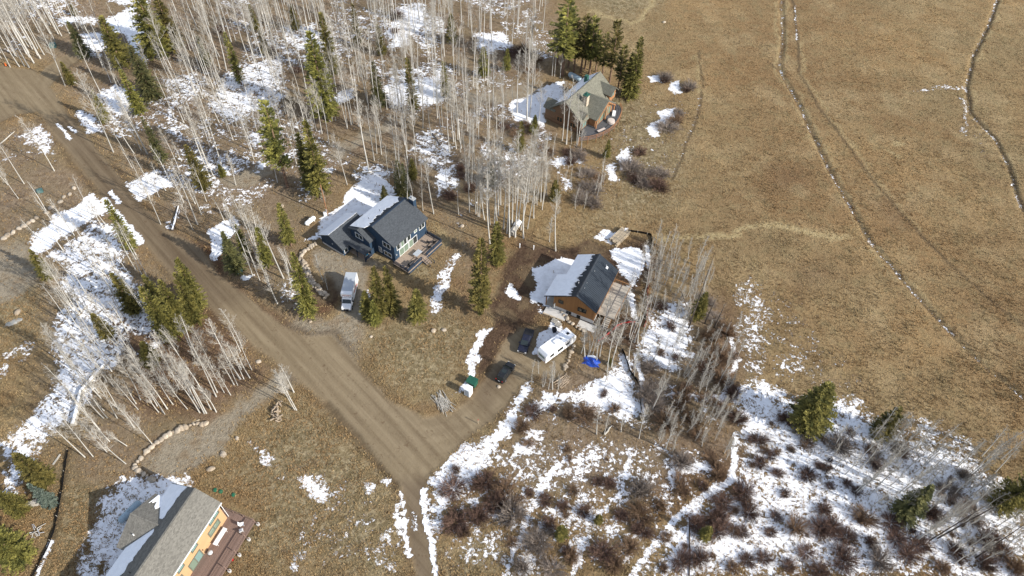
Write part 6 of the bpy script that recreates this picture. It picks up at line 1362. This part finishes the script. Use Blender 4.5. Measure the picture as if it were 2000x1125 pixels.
for poly, n, (h0, h1), yg in FILL:
    xs = [q[0] for q in poly]; ys = [q[1] for q in poly]; W_ = GA(poly); lo, hi = W_.min(0), W_.max(0); k = 0; tries = 0
    while k < n and tries < 20000:
        tries += 1; x, y = random.uniform(lo[0], hi[0]), random.uniform(lo[1], hi[1]); px, py = PX((x, y, 0))
        if not inpoly(px, py, poly): continue
        if px < 1250 and fbm(np.array([x*.09]), np.array([y*.09]), 63, 2)[0] < -.10 and random.random() < .8: continue
        k += 1; allA.append((random.uniform(h0, h1), x, y, px, py, random.choice((0, 1, 2)), bool(yg), False))
ax_ = np.array([a[1] for a in allA]); ay_ = np.array([a[2] for a in allA]); bad = near_house(ax_, ay_, 1.0); mm = masks(ax_, ay_); bad |= (mm['road'] > .3) | (mm['gravel'] > .6)
allA = [a for a, b_ in zip(allA, bad) if a[7] or not b_]
def shows(a):    # apparent size in the photo
    return a[0]/np.linalg.norm(np.array([a[1], a[2], -CAM_H]))+(9 if a[7] else 0)
allA.sort(key=shows, reverse=True)
vis = [a for a in allA if -60 < a[3] < 2060 and a[4] > -8]
single, rest = vis[:300], vis[300:]
rest += [a for a in allA if not (-60 < a[3] < 2060 and a[4] > -8)]
for hh, x, y, px, py, kd, yg, _ in single:
    lb, gp = stand(px, py)
    i_, nom = pick(hh, kd, yg); o = grow('aspen', 'aspen_tree', x, y, hh/nom, lb, 'tree', gp, .025, (ASP+YNG+SML)[i_], 1.0)
    PENDING.append((o, px, py, ('grey young aspen' if yg else 'tall white aspen' if hh > 15.5 else 'bare aspen' if hh > 9.5 else 'short bare aspen')))
# the remaining aspens of the wood read as one mass
def mass(lst):
    parts = {'trunk': [], 'crown': []}
    raw = []
    for T, C in ASP_RAW:
        r_ = []
        for mb, nm in ((T, 't'), (C, 'c')):
            V = np.array(mb.v, np.float32); q = [f for f in mb.f if len(f) == 4]; r_.append((V, np.array(q, np.int32)))
        raw.append(r_)
    acc = [[[], [], 0], [[], [], 0]]
    for hh, x, y, px, py, kd, yg, _ in lst:
        i, nom = pick(hh, kd, yg); s = hh/nom; a = random.uniform(0, 6.28); c, s2 = math.cos(a), math.sin(a); z = gz1(x, y)
        for j in (0, 1):
            V, Q = raw[i][j]
            if j == 1: Q = Q[rng.random(len(Q)) < (.33 if px < 1250 else .6)]
            X = np.stack([(V[:, 0]*c-V[:, 1]*s2)*s+x, (V[:, 0]*s2+V[:, 1]*c)*s+y, V[:, 2]*s+z-.02], 1)
            acc[j][0].append(X); acc[j][1].append(Q+acc[j][2]); acc[j][2] += len(V)
    r = empty('aspen_wood', (0, 0, 0)); tag(r, 'mass of thin bare aspens filling the woods behind the nearer trees', 'trees', kind='stuff')
    for j, (nm, mt_) in enumerate((('trunks', 'bark'), ('crowns', 'twig'))):
        o = link(nm, np_mesh(nm, np.concatenate(acc[j][0]), np.concatenate(acc[j][1]), MATS[mt_]), r); o['kind'] = 'stuff'
mass(rest)

# dead conifers
def snag(b_, t_, lean_px, label, n=26, r0=.16):
    p = G(*b_); hh = height(*b_, *t_); tp = G(*t_, hh); d = Vector((tp[0]-p[0], tp[1]-p[1], hh)); r = empty('dead_tree', (p[0], p[1], gz1(p[0], p[1])-.1), 0); tag(r, label, 'tree')
    MB().tube([Vector((0, 0, 0)), d*.5, d], [r0, r0*.7, .02], 7).build('trunk', MATS['deadwood'], r); C = MB(); rd = random.Random(label)
    for k in range(n):
        t = rd.uniform(.15, .95); a = rd.uniform(0, 6.28); o = d*t; L_ = 1.6*(1-t*.75); C.tube([o, o+Vector((math.cos(a)*L_, math.sin(a)*L_, rd.uniform(-.2, .4)))], [.02, .006], 3, cap=False)
    C.build('crown', MATS['twig_grey'], r)
snag((1345,641),(1398,488),0,'tall dark dead tree leaning at the edge of the right thicket'); snag((1352,628),(1326,556),0,'dark dead trunk leaning left beside the tall dead tree'); snag((1376,632),(1402,575),0,'short dead trunk just right of the little yellow-green pine'); snag((1395,640),(1418,590),0,'short grey dead trunk at the meadow side of the thicket')
snag((1830,1052),(1992,962),0,'long dark dead trunk slanting at lower right',24,.14); snag((1905,1090),(2010,1018),0,'dead trunk slanting near the right edge at the bottom',20,.13); snag((1815,1056),(1930,985),0,'dead trunk beside the long slanting one at lower right',20,.12)

# willows
def bush(px, py, r, mat, label, group):
    p = G(px, py); o = link('willow_bush', random.choice(SHR[mat])); s = r/1.9; o.location = (p[0], p[1], gz1(p[0], p[1])); o.scale = (s*random.uniform(.75, 1.35), s*random.uniform(.75, 1.35), s*random.uniform(.6, 1.0)); o.rotation_euler = (0, 0, random.uniform(0, 6.28)); tag(o, label, 'bush', group); PENDING.append((o, px, py, label))
LODGE_B = [(1300,155,2.6,2),(1345,172,2.6,2),(1325,222,2,2),(1303,250,3.2,2),(1318,238,2.4,1),(1250,298,2.5,0),(1230,330,2.8,2),(1262,340,3.2,2),(1285,365,3,0),(1255,360,2.6,2),(1236,350,2.2,0),(1340,178,1.5,0),(1298,160,1.5,0),(1290,340,2.4,2)]
WOODS_B = [(1150,372,3.6,2),(1130,308,2.8,2),(1145,342,3,2),(1160,400,2.8,2),(1110,300,2.2,0),(1170,350,2.2,1),(1115,318,2,0),(1135,395,2.4,2),(775,32,3.2,0),(772,62,2.2,0),(1000,105,3,0),(1020,100,2.6,0),(1035,140,2.8,1),(1050,120,2.4,1),(920,370,2.2,0),(900,345,2,0),(880,385,2.2,0),(1030,245,2.2,1),(1045,258,2.4,1),(1010,265,2,1),(985,250,1.8,0),(1075,300,2.2,1),(1060,290,2,1),(430,60,2.4,0),(580,140,2,0),(530,105,2.2,0),(380,90,2.2,0),(900,330,1.8,0)]
FLAT_B = [(885,955,2.8,0),(945,945,2.6,0),(985,960,2.6,1),(888,1020,3,0),(932,1012,2.6,0),(1000,1005,3.4,2),(905,1040,2.4,0),(968,985,2.4,0),(1143,812,2.4,1),(1043,806,1.8,0),(1020,836,1.8,1),(1066,978,1.8,0),(1073,1023,2,0),(1050,1060,2.8,2),(1080,1112,2.8,2),(1117,1090,2.2,1),(1178,1080,2.8,0),(1200,1104,2.8,1),(1166,942,1.8,0),(1190,947,1.6,0),(1213,1010,1.8,0),(1253,962,2.8,2),(1253,1008,2.8,1),(1257,1038,2,0),(1333,905,2.8,2),(1327,938,1.8,1),(1333,958,1.8,1),(1373,952,1.8,0),(1403,925,2.6,1),(1387,892,1.8,1),(1450,962,2.4,0),(1463,1002,2.8,0),(1410,984,1.8,0),(1403,1012,2,0),(1400,1040,2.6,0),(1433,1038,1.8,1),(1360,1026,2.2,0),(1330,1096,2.4,0),(1367,1092,2,0),(1430,1108,1.8,1),(1460,1094,1.6,0),(1493,1092,1.5,0),(1480,860,2.2,0),(1483,905,1.7,0),
 (1553,1032,2.2,1),(1603,1036,2,0),(1627,1030,1.8,0),(1653,1050,2,0),(1610,996,1.9,0),(1577,930,2.1,0),(1520,925,1.5,0),(1507,892,1.4,0),(1533,965,1.3,0),(1613,915,1.2,0),(1573,1080,2,0),(1647,1096,2.8,0),(1717,1096,2.8,2),(1773,1086,2.2,0),(1750,1052,2,0),(1687,1014,2.6,1),(1740,1020,2.4,0),(1640,876,2.4,2),(1707,905,2.4,2),(1568,845,2.6,2),(1535,822,2,0),(1577,870,1.8,1),(1893,1003,2.8,2),(1923,1103,2.4,0),(1867,1080,2,0),(1927,1060,2.4,0),(1800,1066,2,0),(1700,880,2.2,1),(1850,960,2.6,2),(1820,1010,2.4,0),(1960,1080,2.4,1),(1515,1010,1.4,0),(1505,1040,1.3,0),(1540,1105,1.8,0),(1600,1115,1.8,0),(1670,960,1.8,0),(1620,950,1.2,0),(1700,1060,1.8,0),(1840,1110,2,1),(1980,1110,2.2,1),(1790,985,2.2,2),(1880,930,2,2),(1760,880,1.8,2),(1450,1040,1.6,0),(1230,1070,1.8,1),(1120,960,1.5,1),(1140,1000,1.4,0),(1100,990,1.3,0),(1020,1110,2,2),(1000,1060,1.6,1),(1290,990,1.6,1),(1300,1050,1.4,1)]
THICK_B = [(1400,700,3,1),(1385,660,2.8,1),(1420,650,2.6,1),(1410,740,2.8,1),(1375,720,2.6,0),(1380,780,2.6,1),(1330,780,2.6,1),(1290,760,2.4,2),(1270,720,2.2,2),(1300,830,2.2,1),(1350,820,2.4,1),(1410,800,2.4,1),(1430,770,2,0),(1395,620,2.4,2),(1380,590,2.2,2),(1310,640,1.6,0),(1290,600,1.6,0),(1290,690,1.5,1),(1320,700,1.4,0),(1340,760,2,0),(1360,850,2,1),(1280,790,2,2),(1260,770,2.2,2),(1425,700,2.4,1),(1440,820,2.2,0),(1200,800,1.6,1),(1180,770,1.2,0),(1110,810,1.6,1),(1080,800,1.5,0)]
MT = ('willow_dark', 'willow_brown', 'willow_grey'); CN = ('dark red-brown', 'tan-brown', 'grey')
for L_, wh, gp in ((LODGE_B, 'willow bush with snow beside it in the meadow right of the lodge', 'willows right of the lodge'), (WOODS_B, 'leafless bush in the snow-patched woods around the lodge and navy house', 'bushes in the woods'), (FLAT_B, 'willow bush on the snowy flat in the lower part of the picture', 'willows on the snowy flat'), (THICK_B, 'bush in the thicket right of the timber house', 'bushes in the right thicket')):
    for x, y, r_, m_ in L_: bush(x, y, r_, MT[m_], ('big ' if r_ > 2.5 else '')+CN[m_]+' bush', gp)
for poly, n, rr, ms in (([(1480,780),(1700,860),(1960,960),(1990,1120),(1260,1120),(1440,950)], 46, (.5, 1.3), (0, 1, 1)), ([(860,900),(1060,840),(1260,860),(1400,900),(1250,1100),(1000,1120),(860,1060)], 14, (.5, 1.2), (0, 1, 1))):
    W_ = GA(poly); lo, hi = W_.min(0), W_.max(0); k = 0
    while k < n:
        x, y = random.uniform(lo[0], hi[0]), random.uniform(lo[1], hi[1]); px, py = PX((x, y, 0))
        if inpoly(px, py, poly): k += 1; m_ = random.choice(ms); bush(px, py, random.uniform(*rr), MT[m_], 'small '+CN[m_]+' bush', 'small bushes at lower right' if n == 46 else 'small bushes at bottom centre')
label_all()
